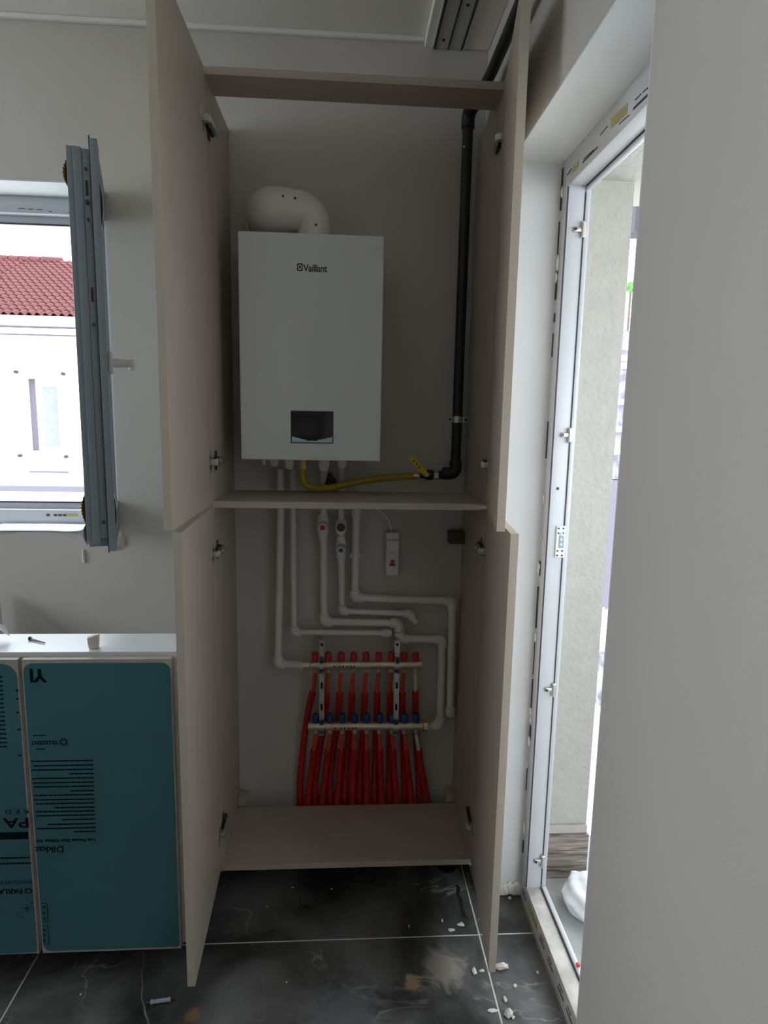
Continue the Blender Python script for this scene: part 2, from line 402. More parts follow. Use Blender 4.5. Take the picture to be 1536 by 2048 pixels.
def hinge(door, side, z, face_x):
    """concealed hinge in door-local space; side +1 = door on the left (inner face looks to +X)"""
    s_ = side
    bm = bm_new()
    # cup flange on the door face
    tube(bm, [(face_x, -.034, z), (face_x + s_ * .0025, -.034, z)], .021, 18)
    box(bm, (face_x, -.04, z - .032), (face_x + s_ * .0025, -.028, z + .032), .0008)
    # arm
    box(bm, (face_x + s_ * .002, -.034, z - .008), (face_x + s_ * .016, -.018, z + .008), .001)
    box(bm, (face_x + s_ * .010, -.026, z - .009), (face_x + s_ * .020, .052, z + .009), .002)
    h = obj('hinge', bm, 'chrome', door, True, loc=(0, 0, 0))
    bm = bm_new()
    box(bm, (face_x + s_ * .0005, .026, z - .026), (face_x + s_ * .004, .044, z + .026), .001)
    box(bm, (face_x + s_ * .003, .006, z - .011), (face_x + s_ * .012, .055, z + .011), .001)
    obj('hinge_plate', bm, 'dark_metal', door, True, loc=(0, 0, 0))
    bm = tube(bm_new(), [(face_x + s_ * .019, .02, z), (face_x + s_ * .022, .02, z)], .0045, 8)
    obj('hinge_screw', bm, 'chrome', door, True, loc=(0, 0, 0))
def tall_door(side, z0, z1, ang, zs, width=.395, hx=None):
    s_ = side
    x = hx if hx is not None else (XL if s_ > 0 else XR)
    bm = box(bm_new(), (-s_ * .018, -width, z0), (0, -.004, z1), .0009)
    d = obj('door', bm, 'mela', cab, loc=Vector((x, CF, 0)) - cab.location, rotz=math.radians(ang))
    bm = box(bm_new(), (-s_ * .0181, -width - .0006, z0 - .0002), (s_ * .0001, -width + .0012, z1 + .0002), .0004)
    obj('edge_band', bm, 'mela_edge', d, loc=(0, 0, 0))
    for z in zs: hinge(d, s_, z, 0.0)
    return d
tall_door(1, 1.206, 2.294, -.4, (2.165, 1.322))
tall_door(1, .108, 1.201, 2.2, (1.072, .234))
tall_door(-1, 1.208, 2.294, -9.4, (2.155, 1.325))
tall_door(-1, .116, 1.204, -4.9, (1.085, .24))
# crumb on the bottom shelf
def chip(name, label, p, r, seed, m='plaster', sq=(1, 1, .6), grp=None, cat='debris'):
    o = obj(name, lump(bm_new(), (0, 0, 0), r, seed, sq, 1), m, None, loc=Vector(p) + Vector((0, 0, r * sq[2] * .82))); return tag(o, label, cat, grp)

# ------------------------------------------------------------------ base cabinet with film-covered doors
BF = 1.418; BX1 = -0.398; BX0 = -1.12; BT = .887
bc = thing('base_cabinet', 'base cabinet with teal film on its doors and no worktop', 'cabinet', ((BX0 + BX1) / 2, 1.7, 0))
B1('side_panel', (BX1 - .018, BF + .022, .10), (BX1, 2.0, BT - .019), 'white_mela', bc, .0008)
B1('side_panel', (BX0, BF + .022, .10), (BX0 + .018, 2.0, BT - .019), 'white_mela', bc, .0008)
B1('bottom_panel', (BX0 + .018, BF + .022, .10), (BX1 - .018, 2.0, .118), 'white_mela', bc, .0008)
B1('back_panel', (BX0 + .018, 1.99, .118), (BX1 - .018, 1.998, .62), 'white_mela', bc)
B1('front_rail', (BX0, BF + .0205, BT - .019), (BX1 + .012, 1.563, BT), 'white_mela', bc, .001)
B1('rear_rail', (BX0 + .018, 1.88, BT - .29), (BX1 - .018, 1.98, BT - .272), 'white_mela', bc, .001)
for x in (BX0 + .06, BX1 - .06):
    for y in (BF + .17, 1.93):
        obj('leg', tube(bm_new(), [(x, y, 0), (x, y, .008), (x, y, .012), (x, y, .085), (x, y, .1)], [.03, .03, .016, .016, .024], 16), 'black', bc, True)
gapx = PY(62, 1600, BF).x  # between the doors
gap_top = PY(55, 1340, BF).x
dm = -.7495
def film_poly(x0, x1, z0, z1, r, n=7, chipped=()):
    pts = []
    for cx, cz, a0, rr in ((x1 - r[0], z1 - r[0], 0, r[0]), (x0 + r[1], z1 - r[1], 90, r[1]), (x0 + r[2], z0 + r[2], 180, r[2]), (x1 - r[3], z0 + r[3], 270, r[3])):
        for k in range(n + 1):
            a = math.radians(a0 + 90 * k / n); pts.append((cx + rr * math.cos(a), cz + rr * math.sin(a)))
    return pts
zt, zb = BT - .010, .103
doorR = B1('door', (dm + .0045, BF, zb), (BX1 - .006, BF + .019, zt), 'film_edge', bc, .0008)
doorL = B1('door', (BX0 + .002, BF, zb), (dm - .0045, BF + .019, zt), 'film_edge', bc, .0008)
obj('protective_film', prism(bm_new(), film_poly(dm + .007, BX1 - .009, zb + .006, zt - .009, (.02, .022, .02, .008)), BF - .0006, BF), 'film', doorR)
obj('protective_film', prism(bm_new(), film_poly(BX0 + .006, dm - .008, zb + .003, zt - .010, (.034, .02, .01, .008)), BF - .0006, BF), 'film', doorL)
FY = BF - .0009
EX, EY = (-1, 0, 0), (0, 0, -1)   # the film is stuck on upside down
def q(u, v): return PY(u, v, FY)
def ftext(t, u, v, hpx, door, m='print', bold=0.02, sp=1.0, right=None, name='film_lettering'):
    p = q(u, v); h = (q(u, v).z - q(u, v + hpx).z); f_ = None
    if right is not None: f_ = abs(q(right, v).x - p.x)
    return text(name, t, h * 1.38, p, EX, EY, m, door, bold * h, sp, f_)
# right door: rows of fine print, drawn word by word
bm = bm_new(); rr = random.Random(3)
def row(u0, u1, v, h=2.6):
    x1 = q(u1, v).x; x0 = max(q(u0, v).x, dm + .010); z = q(u1, v).z; hh = q(u1, v).z - q(u1, v + h).z; x = x1
    while x > x0 + .001:
        w = min(rr.uniform(.004, .015), x - x0)
        box(bm, (x - w, FY - .0001, z - hh / 2), (x, FY + .0003, z + hh / 2)); x -= w + .0013
for v, u0 in ((1521, 62), (1530, 67), (1538.5, 63), (1547, 138), (1555.5, 64), (1564, 65), (1572, 66), (1581, 141), (1589, 68), (1598, 67), (1605.5, 70), (1614, 108), (1621.5, 71), (1629.5, 72), (1638, 122), (1647, 96), (1655, 72), (1662.5, 148)):
    row(u0, 186 + (v - 1520) * .037, v)
row(66, 92, 1471, 2); row(72, 90, 1498, 2)
obj('film_fine_print', bm, 'print', doorR)['kind'] = 'stuff'
ftext('Lak Panele Dair Dikkat Edi', 190, 1677, 6.0, doorR, bold=.05, right=73)
ftext('Dikkat', 128, 1692.5, 12.5, doorR, bold=.028, right=70)
# big YI at the top of the right door, laid the same way up as in the photo
p = q(90, 1339); h = q(90, 1339).z - q(90, 1365).z
text('film_lettering', 'YI', h * 1.38, (p.x, FY, q(90, 1339).z), EX, EY, 'print', doorR, h * .05, 1.0, abs(q(56, 1340).x - p.x))
ftext('YILDIZENT', 116, 1481.5, 7.5, doorR, bold=.045, right=61)
# star flower emblem
ec = q(127, 1484); er = abs(q(135.5, 1484).x - ec.x); bm = bm_new()
for k in range(7):
    a = 2 * math.pi * k / 7 + .2; b_ = a + math.pi / 7
    pts = [(ec.x + er * .45 * math.cos(a), ec.z + er * .45 * math.sin(a)), (ec.x + er * math.cos(a - .28), ec.z + er * math.sin(a - .28)), (ec.x + er * 1.0 * math.cos(a + .28), ec.z + er * math.sin(a + .28))]
    prism(bm, pts, FY - .0001, FY + .0003)
    prism(bm, [(ec.x + er * .62 * math.cos(a), ec.z + er * .62 * math.sin(a)), (ec.x + er * .78 * math.cos(a), ec.z + er * .78 * math.sin(a)), (ec.x + er * .62 * math.cos(a + .9), ec.z + er * .62 * math.sin(a + .9)), (ec.x + er * .5 * math.cos(a + .9), ec.z + er * .5 * math.sin(a + .9))], FY - .0001, FY + .0003)
obj('film_emblem', bm, 'print', doorR)
bm = bm_new()
def frame_px(u0, v0, u1, v1, w=1.6):
    a, b = q(u0, v0), q(u1, v1); t = abs(q(u0 + w, v0).x - a.x)
    box(bm, (a.x, FY - .0001, a.z - t), (b.x, FY + .0003, a.z)); box(bm, (a.x, FY - .0001, b.z), (b.x, FY + .0003, b.z + t))
    box(bm, (b.x - t, FY - .0001, b.z + t), (b.x, FY + .0003, a.z - t))
frame_px(83, 1806, 97, 1844); frame_px(85, 1851, 99, 1889)
for v in (1814, 1826, 1837, 1860, 1871, 1881):
    a = q(86, v); box(bm, (a.x, FY - .0001, a.z - .004), (a.x + .006, FY + .0003, a.z + .003))
obj('film_stamp_boxes', bm, 'print_soft', doorR)
# left door
bm = bm_new(); rr = random.Random(5)
def rowL(u0, u1, v, h=3.0):
    x1 = q(u1, v).x; x0 = q(u0, v).x; z = q(u1, v).z; hh = q(u1, v).z - q(u1, v + h).z; x = x1
    while x > x0 + .001:
        w = min(rr.uniform(.003, .010), x - x0); box(bm, (x - w, FY - .0001, z - hh / 2), (x, FY + .0003, z + hh / 2)); x -= w + .0015
for k, v in enumerate((1354, 1363, 1372, 1381, 1389, 1398, 1407, 1415.5, 1424.5, 1433, 1441.5, 1450.5, 1459, 1467.5, 1476.5, 1485, 1493.5)):
    rowL(-60, 4 + k * .62, v)
for u, v in ((44, 1381), (44, 1398), (45, 1425), (48, 1459), (49, 1511)): rowL(u - 13, u - 7, v, 3)
a, b = q(-90, 1667), q(61, 1678); box(bm, (a.x, FY - .0001, b.z), (min(b.x, dm - .009), FY + .0003, a.z))
rowL(-60, 59, 1715, 3.5); rowL(-60, 62, 1726, 3.5)
obj('film_fine_print', bm, 'print', doorL)['kind'] = 'stuff'
ftext('RED', 58, 1619, 8.5, doorL, sp=1.9, right=11)
ftext('PA', 58.5, 1636, 20, doorL, bold=.03, right=7)
ftext('BRIGHTNESS', 65, 1760, 8, doorL, m='print_soft', right=-32)
ftext('CI PARLAK', 65, 1777, 10, doorL, bold=.045, m='print', right=-16)
bm = bm_new()
for u, v, r1 in ((54, 1817, 10), (35, 1829, 4), (44, 1835, 4), (64, 1806, 4)):
    cpt = q(u, v); R1 = abs(q(u + r1, v).x - cpt.x); pts = []
    for k in range(8):
        a = k * math.pi / 4; rad = R1 if k % 2 == 0 else R1 * .22; pts.append((min(cpt.x + rad * math.cos(a), dm - .009), cpt.z + rad * math.sin(a)))
    prism(bm, pts, FY - .0001, FY + .0003)
obj('film_sparkle', bm, 'print_soft', doorL)
# things lying on the front rail
p = PZ(62, 1281, BT); p2 = PZ(90, 1288, BT)
sc = thing('wood_screw', 'small dark screw lying on the bright cabinet rail', 'screw', p)
T1('shank', [Vector(p) + Vector((0, 0, .0035)), Vector(p2) + Vector((0, 0, .003))], [.0028, .0016], 'screw', sc, 8)
dd = (Vector(p2) - Vector(p)).normalized()
T1('head', [Vector(p) + Vector((0, 0, .0045)) - dd * .004, Vector(p) + Vector((0, 0, .0045))], [.0052, .003], 'screw', sc, 10)
p = PZ(188, 1296, BT)
o = obj('plaster_lump', box(bm_new(), (-.0135, -.009, 0), (.0135, .009, .030), .004), 'plaster', None, True, loc=p, rotz=.2)
for v in o.data.vertices:
    if v.co.z > .02 and v.co.x > 0: v.co.z += .005
    if v.co.z < .01: v.co.x *= .85
tag(o, 'beige plaster lump standing on the bright cabinet rail', 'debris')
bm = bm_new(); N = 10; rows = []
for i in range(N):
    t = i / (N - 1); rows.append([])
    for j in range(6):
        s2 = j / 5
        x = -1.10 + t * .278; zz = BT + .0015 + .050 * math.sin(min(1, t * 1.15) * 1.75) * (1 - .55 * s2) - .012 * (t > .9)
        y = 1.535 + .03 * math.sin(t * 4) + (s2 - .5) * .055 * (1 - t * .75)
        rows[-1].append(bm.verts.new((x, y, zz + .004 * math.sin(7 * t + 3 * j))))
for i in range(N - 1):
    for j in range(5): bm.faces.new((rows[i][j], rows[i + 1][j], rows[i + 1][j + 1], rows[i][j + 1]))
o = obj('plastic_wrapper', bm, 'bag', None, True); md = o.modifiers.new('thick', 'SOLIDIFY'); md.thickness = .0012
tag(o, 'crumpled white plastic wrapper on the cabinet rail at the photo edge', 'wrapper')

# ------------------------------------------------------------------ boiler
BY = 1.785
p00, p11 = PY(486, 920.5, BY), PY(766, 468, BY)
bx0, bx1, bz0, bz1 = PY(479, 690, BY).x - .001, PY(765, 690, BY).x, PY(620, 921, BY).z, PY(620, 466, BY).z
bo = thing('boiler', 'white wall-hung gas boiler with black display inside the cabinet', 'boiler', ((bx0 + bx1) / 2, WY, bz0))
B1('casing', (bx0 + .006, BY + .028, bz0 + .004), (bx1 - .006, WY - .012, bz1 - .002), 'boiler_side', bo, .004, True)
B1('front_panel', (bx0, BY, bz0), (bx1, BY + .03, bz1), 'boiler', bo, .005, True)
B1('wall_bracket', (bx0 + .03, WY - .014, bz1 - .09), (bx1 - .03, WY - .001, bz1 - .05), 'chrome', bo)
a, b = PY(582, 886, BY), PY(667, 823, BY)
disp = B1('display', (a.x, BY - .0035, a.z), (b.x, BY + .001, b.z), 'black', bo, .0025, True)
sx0, sx1, sz_ = a.x + .003, b.x - .003, a.z + .0025
pts = [(sx0, sz_), (sx1, sz_)] + [(sx1 + (sx0 - sx1) * t, sz_ + .0062 + .0105 * (abs(2 * t - 1) ** 1.6)) for t in [k / 12 for k in range(13)]]
obj('display_strip', prism(bm_new(), pts, BY - .0042, BY - .0033), 'silver', disp)
bm = bm_new()
for u0, u1 in ((612, 623), (626, 635)):
    box(bm, (PY(u0, 880, BY).x, BY - .0044, PY(u0, 881.5, BY).z), (PY(u1, 880, BY).x, BY - .0041, PY(u1, 879.8, BY).z))
obj('display_marking', bm, 'ink', disp)
bm = bm_new()
for u in (597, 608, 619, 631, 645, 653):
    cc = PY(u, 864, BY); box(bm, (cc.x - .0025, BY - .0038, cc.z - .002), (cc.x + .0025, BY - .0034, cc.z + .002))
obj('touch_keys', bm, 'dark_metal', disp)
a, b = PY(594, 542, BY), PY(605.3, 527, BY)
lg = bm_new(); X0, X1, Z0, Z1 = a.x, b.x, a.z, b.z; w = (X1 - X0) * .13; ly0, ly1 = BY - .0005, BY + .0003
def fpoly(pts): prism(lg, pts, ly0, ly1)
cx, cz = (X0 + X1) / 2, (Z0 + Z1) / 2; RX, RZ = (X1 - X0) / 2, (Z1 - Z0) / 2
# rounded square outside with an oval cut-out and a small hare-like mark simplified to an oval with ears
n = 28
for k in range(n):
    t0, t1 = 2 * math.pi * k / n, 2 * math.pi * (k + 1) / n
    def sqp(t):
        cc_, ss_ = math.cos(t), math.sin(t); m_ = max(abs(cc_), abs(ss_)); return (cx + RX * cc_ / m_, cz + RZ * ss_ / m_)
    def ov(t, f_): return (cx + RX * f_ * math.cos(t), cz + RZ * f_ * math.sin(t))
    fpoly([sqp(t0), sqp(t1), ov(t1, .74), ov(t0, .74)])
fpoly([ov(2 * math.pi * k / 12, .38) for k in range(12)])
for s_ in (-1, 1): fpoly([(cx + s_ * RX * .12, cz + RZ * .25), (cx + s_ * RX * .34, cz + RZ * .58), (cx + s_ * RX * .36, cz + RZ * .2)])
obj('logo_emblem', lg, 'ink', bo)
a = PY(606.6, 542.6, BY); b = PY(655, 545, BY); hh = PY(607, 528, BY).z - a.z
text('logo_lettering', 'Vaillant', hh * 1.38, (a.x, BY - .0006, a.z), (1, 0, .005), (0, 0, 1), 'ink', bo, hh * .022, .95, b.x - a.x)
# stubs under the boiler
SY = 1.93
for u, r1, ln, m in ((528, .006, .028, 'plastic'), (549, .013, .032, 'plastic'), (578, .0145, .04, 'plastic'), (648, .017, .044, 'plastic'), (684, .015, .036, 'plastic')):
    x = PY(u, 925, SY - .03).x; z = bz0 + .004
    obj('pipe_connection', tube(bm_new(), [(x, SY - .03, z), (x, SY - .03, z - ln * .6), (x, SY - .03, z - ln * .9), (x, SY - .03, z - ln)], [r1, r1, r1 * .8, r1 * .5], 16), m, bo, True)
x_ = PY(660, 958, 1.93).x; z_ = PY(660, 966, 1.93).z
obj('relief_nozzle', tube(bm_new(), [(x_ - .003, 1.94, z_ + .028), (x_, 1.935, z_ + .02), (x_ + .004, 1.93, z_)], [.006, .009, .021], 14), 'gasket', bo, True)
# flue
FYc = 1.88
fp0 = PY(628, 470, FYc); rF = .046
fl_ = thing('flue_elbow', 'white flue elbow curving from the boiler top into the wall', 'flue', (fp0.x, FYc, bz1))
x0 = fp0.x
c2 = PY(545, 420, FYc)
path = fillet([(x0, FYc, bz1 - .0015), (x0, FYc, c2.z), (c2.x - .02, FYc, c2.z + .004), (c2.x - .03, WY, c2.z + .004)], .075, 9)
nP = len(path); rad = [rF + (.061 - rF) * min(1, max(0, (i - 6) / 8)) for i in range(nP)]
obj('elbow', tube(bm_new(), path, rad, 26), 'plastic', fl_, True)
obj('collar', tube(bm_new(), [(x0, FYc, bz1 - .0015), (x0, FYc, bz1 + .008), (x0, FYc, bz1 + .012)], [rF + .012, rF + .012, rF + .003], 26), 'plastic', fl_, True)
obj('wall_rosette', tube(bm_new(), [(c2.x - .03, WY - .012, c2.z + .004), (c2.x - .03, WY - .001, c2.z + .004)], [.068, .074], 26), 'plastic', fl_, True)
for u, v in ((566, 392), (590, 396), (632, 450)):
    pp = PY(u, v, FYc - (.05 if v < 420 else rF - .002)); dr = ray(u, v).normalized()
    # rest each screw on the elbow surface
    T1('flue_screw', [pp - dr * .006, pp + dr * .012], .0032, 'screw', fl_, 8)
# yellow hose, valve, gas pipe
HY = 1.90
h0 = PY(606, 921, HY); 
ho = thing('gas_hose', 'yellow gas hose looping under the boiler to the valve', 'hose', h0)
gy_ = 1.965
pts = [PY(606, 938, HY), PY(606, 958, HY), PY(613, 970, HY), PY(630, 976.5, HY + .005), PY(665, 975, HY + .015), PY(700, 966, HY + .025), PY(740, 959.5, HY + .04), PY(790, 954, HY + .055), PY(834, 951.5, gy_)]
T1('hose', spline(pts, 7), .0108, 'hose', ho, 14)
obj('hose_nut', tube(bm_new(), [Vector((pts[0].x, HY, bz0 + .0035)), pts[0] + Vector((0, 0, -.004))], [.0105, .0105], 6), 'brass', ho)
obj('hose_ferrule', tube(bm_new(), [pts[-1] + Vector((-.012, 0, 0)), pts[-1] + Vector((.004, 0, 0))], .0125, 14), 'brass', ho, True)
va = PY(838, 951, gy_); vb = PY(878, 949, gy_); zc = (va.z + vb.z) / 2
gv = thing('gas_valve', 'small metal ball valve with yellow lever beside the black elbow', 'valve', (va.x, gy_, zc))
L_ = vb.x - va.x
bm = tube(bm_new(), [(va.x + .004, gy_, zc), (va.x + L_ * .3, gy_, zc), (va.x + L_ * .35, gy_, zc), (va.x + L_ * .65, gy_, zc), (va.x + L_ * .7, gy_, zc), (vb.x - .004, gy_, zc)], [.012, .012, .0165, .0165, .0125, .0125], 14)
obj('valve_body', bm, 'dark_metal', gv, True)
obj('union_nut', tube(bm_new(), [(va.x + L_ * .72, gy_, zc), (va.x + L_ * .95, gy_, zc)], .0165, 6), 'chrome', gv)
st = (va.x + L_ * .35, gy_ - .02, zc)
T1('stem', [(st[0], gy_ - .012, zc), (st[0], gy_ - .03, zc + .004)], .006, 'chrome', gv, 10)
l0, l1 = PY(847, 943, gy_ - .035), PY(820, 913, gy_ - .035); d_ = (l1 - l0).normalized(); n_ = Vector((d_.z, 0, -d_.x))
bm = bm_new(); k = .0095
prof = [l0 - d_ * .018 + n_ * k * .7, l0 - d_ * .018 - n_ * k * .7, l0 - n_ * k, l1 - n_ * k * .9, l1 + d_ * .003, l1 + n_ * k * .9, l0 + n_ * k]
A = [bm.verts.new(v - Vector((0, .002, 0))) for v in prof]; C_ = [bm.verts.new(v + Vector((0, .003, 0))) for v in prof]
bm.faces.new(A); bm.faces.new(C_[::-1])
for i in range(len(prof)): bm.faces.new((A[i], C_[i], C_[(i + 1) % len(prof)], A[(i + 1) % len(prof)]))
lv = obj('lever', bm, 'yellow', gv)
bm = bm_new()
for t in (.3, .5, .7):
    cc = l0 + (l1 - l0) * t; box(bm, (cc.x - .002, cc.y - .0026, cc.z - .003), (cc.x + .002, cc.y - .0019, cc.z + .003))
obj('lever_marking', bm, 'ink', lv)
GX, GYp, GR = .353, 1.968, .0158
ztop = 2.338; zbot = PY(900, 947, GYp).z
gp = thing('gas_pipe', 'black steel gas pipe rising along the cabinet right side and out over the top', 'gas pipe', (GX, GYp, zbot))
T1('vertical_run', [(GX, GYp, zbot + .02), (GX, GYp, ztop - .03)], GR, 'gas', gp, 20)
def elbow(parent, a, c, b, r, m='gas', name='elbow', ln=.034, seg=16, col=.0035):
    a, c, b = Vector(a), Vector(c), Vector(b); d1 = (a - c).normalized(); d2 = (b - c).normalized()
    path = [c + d1 * ln] + fillet([c + d1 * ln * .92, c, c + d2 * ln * .92], ln * .75, 7)[0:] + [c + d2 * ln]
    bm = tube(bm_new(), path, r + col, seg)
    return obj(name, bm, m, parent, True)
elbow(gp, (GX, GYp, ztop - 1), (GX, GYp, ztop), (GX + .2, GYp - 1, ztop + .2), GR, ln=.04, col=.004)
T1('horizontal_run', fillet([(GX + .003, GYp - .02, ztop + .004), (GX + .029, 1.83, ztop + .030), (GX + .029, .6, ztop + .030)], .06, 4), GR * .95, 'gas', gp, 20)
elbow(gp, (GX, GYp, zbot + 1), (GX, GYp, zbot), (GX - 1, GYp, zbot), GR, ln=.042, col=.004)
T1('end_stub', [(GX - .02, GYp, zbot), (vb.x - .002, gy_, zc)], GR * .85, 'gas', gp, 16)
pa = PY(926, 293, GYp - GR)
obj('paint_spot', lump(bm_new(), (pa.x + .003, GYp - GR + .001, pa.z), .004, 3, (.7, .4, 1), 1), 'trim', gp)
zc_ = PY(909, 839, GYp).z
cl = thing('pipe_clamp', 'zinc pipe clamp around the black gas pipe', 'pipe clamp', (GX, GYp, zc_))
obj('band', tube(bm_new(), [(GX, GYp, zc_ - .010), (GX, GYp, zc_ + .010)], GR + .0022, 20), 'chrome', cl, True)
obj('rubber_liner', tube(bm_new(), [(GX, GYp, zc_ - .0125), (GX, GYp, zc_ + .0125)], GR + .0012, 20), 'gasket', cl, True)
for s_ in (-1, 1):
    e_ = B1('ear', (GX + s_ * (GR + .001), GYp - .007, zc_ - .009), (GX + s_ * (GR + .015), GYp + .007, zc_ + .009), 'chrome', cl, .002)
    T1('screw', [(GX + s_ * (GR + .009), GYp - .013, zc_), (GX + s_ * (GR + .009), GYp - .006, zc_)], .0042, 'screw', e_, 10)
T1('wall_stud', [(GX, GYp + GR, zc_), (GX, WY, zc_)], .004, 'chrome', cl, 10)

# ------------------------------------------------------------------ white water pipes on the wall
def pipe_run(label, name, px, r, y, cap_end=False, fit=.0045):
    P = [PY(u, v, y) for u, v in px]
    t = thing(name, label, 'water pipe', P[-1])
    for i in range(len(P) - 1):
        a, b = P[i], P[i + 1]; T1('tube', [a, b], r, 'ppr', t, 16)
    for i in range(1, len(P) - 1):
        if (P[i] - P[i - 1]).normalized().dot((P[i + 1] - P[i]).normalized()) > .97: continue
        elbow(t, P[i - 1], P[i], P[i + 1], r, 'ppr', 'elbow', ln=r * 2.1, col=fit)
    if cap_end:
        d = (P[-1] - P[-2]).normalized(); obj('end_cap', tube(bm_new(), [P[-1] - d * .02, P[-1] + d * .004, P[-1] + d * .012], [r + fit, r + fit, (r + fit) * .7], 16), 'ppr', t, True)
    return t
PYp = 1.985
TOPV = 938
pipe_run('leftmost white water pipe bending right into the upper manifold bar', 'water_pipe', [(561, TOPV), (561.5, 1020), (556, 1327), (604, 1330)], .0125, PYp)
pB = pipe_run('thin white water pipe second from left ending in a cap', 'water_pipe', [(586, TOPV), (586, 1020), (588.5, 1264), (776, 1266)], .0092, PYp, True)
pC = pipe_run('white water pipe with a red-dotted valve leading to the lower manifold bar', 'water_pipe', [(648, TOPV), (647, 1020), (648, 1243), (796, 1246), (801, 1277), (884, 1279), (880, 1447), (857, 1453)], .0122, PYp)
pD = pipe_run('white water pipe with a blue-dotted valve ending in an angled stub', 'water_pipe', [(683, TOPV), (682, 1020), (684, 1222), (819, 1227), (832, 1246)], .0095, PYp)
pE = pipe_run('white water pipe rightmost with a long drop along the cabinet side', 'water_pipe', [(714, 985), (713, 1025), (710, 1195), (905, 1202), (900, 1425)], .0125, PYp, True)
def valve(t, u, v, knob, r=.0165, cap=None):
    c_ = PY(u, v, PYp)
    b_ = obj('valve_body', tube(bm_new(), [c_ + Vector((0, 0, .038)), c_ + Vector((0, 0, .03)), c_ + Vector((0, 0, .012)), c_ + Vector((0, 0, -.02)), c_ + Vector((0, 0, -.034)), c_ + Vector((0, 0, -.05))], [r * .85, r, r * 1.15, r * 1.1, r * .95, r * .8], 16), 'ppr', t, True)
    obj('valve_bonnet', tube(bm_new(), [c_ + Vector((0, -.008, .004)), c_ + Vector((0, -.034, .001))], [r * .95, r * .8], 16), 'chrome', b_, True)
    obj('handle', tube(bm_new(), [c_ + Vector((0, -.034, 0)), c_ + Vector((0, -.040, 0)), c_ + Vector((0, -.043, 0))], [r * .78, r * .82, r * .6], 20), 'plastic', b_, True)
    obj('colour_dot', tube(bm_new(), [c_ + Vector((0, -.0425, 0)), c_ + Vector((0, -.0445, 0))], r * .48, 16), knob, b_, True)
valve(pC, 646, 1051, 'red_cap', .0175); valve(pD, 682, 1095, 'blue_cap', .0145)
c_ = PY(682, 1051, PYp)
b_ = obj('strainer_body', tube(bm_new(), [c_ + Vector((0, 0, .02)), c_ + Vector((0, 0, .012)), c_ + Vector((0, 0, -.02)), c_ + Vector((0, 0, -.03))], [.013, .018, .017, .013], 16), 'ppr', pD, True)
obj('strainer_ring', tube(bm_new(), [c_ + Vector((0, -.01, 0)), c_ + Vector((0, -.032, 0))], .0165, 20), 'ppr', b_, True)
obj('strainer_plug', tube(bm_new(), [c_ + Vector((0, -.03, 0)), c_ + Vector((0, -.035, 0)), c_ + Vector((0, -.036, 0))], [.0135, .0135, .010], 20), 'dark_metal', b_, True)
# collar on pipe E and clip
c_ = PY(713, 1022, PYp); obj('coupling', tube(bm_new(), [c_ + Vector((0, 0, .03)), c_ + Vector((0, 0, -.02))], .0165, 16), 'ppr', pE, True)
c_ = PY(711, 1110, PYp)
clp = obj('pipe_clip', tube(bm_new(), [c_ + Vector((0, 0, .008)), c_ + Vector((0, 0, -.008))], .0142, 16), 'ppr', pE, True)
for s_ in (-1, 1): B1('clip_jaw', (c_.x + s_ * .0128, c_.y - .013, c_.z - .008), (c_.x + s_ * .0172, c_.y + .02, c_.z + .008), 'trim', clp, .001)

# ------------------------------------------------------------------ breaker box and its cable
a, b = PY(771, 1151, 1.99), PY(799, 1080, 1.99)
br = thing('breaker_box', 'small white breaker box with a dark red switch on the wall', 'breaker box', ((a.x + b.x) / 2, WY, a.z))
B1('back_box', (a.x, 1.998, a.z), (b.x, WY - .0005, PY(785, 1066, 1.99).z), 'plastic', br, .003)
B1('cover', (a.x + .001, 1.984, a.z + .001), (b.x - .001, 2.0, b.z), 'plastic', br, .004, True)
a2, b2 = PY(777, 1134, 1.984), PY(792, 1104, 1.984)
win = B1('switch_window', (a2.x, 1.9825, a2.z), (b2.x, 1.986, b2.z), 'white_mela', br, .0008)
ws, hs = b2.x - a2.x, b2.z - a2.z
B1('breaker_face', (a2.x + ws * .12, 1.9795, a2.z + hs * .5), (b2.x - ws * .12, 1.983, b2.z - hs * .08), 'boiler_side', win, .0006)
B1('switch_toggle', (a2.x + ws * .28, 1.975, a2.z + hs * .18), (b2.x - ws * .28, 1.983, a2.z + hs * .5), 'red_cap', win, .001)
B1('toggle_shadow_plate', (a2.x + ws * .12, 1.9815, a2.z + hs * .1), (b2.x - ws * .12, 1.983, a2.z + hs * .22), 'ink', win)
cb = thing('power_cable', 'thin white cable running down from the shelf to the breaker box', 'cable', PY(782, 1067, 2.01))
T1('cable_run', spline([PY(690, 958, 2.012), PY(702, 962, 2.012), PY(722, 985, 2.012), PY(742, 1012, 2.012), PY(760, 1022, 2.012), PY(774, 1036, 2.012), PY(781, 1052, 2.012), PY(782, 1067, 2.012)], 7), .0026, 'plastic', cb, 8)

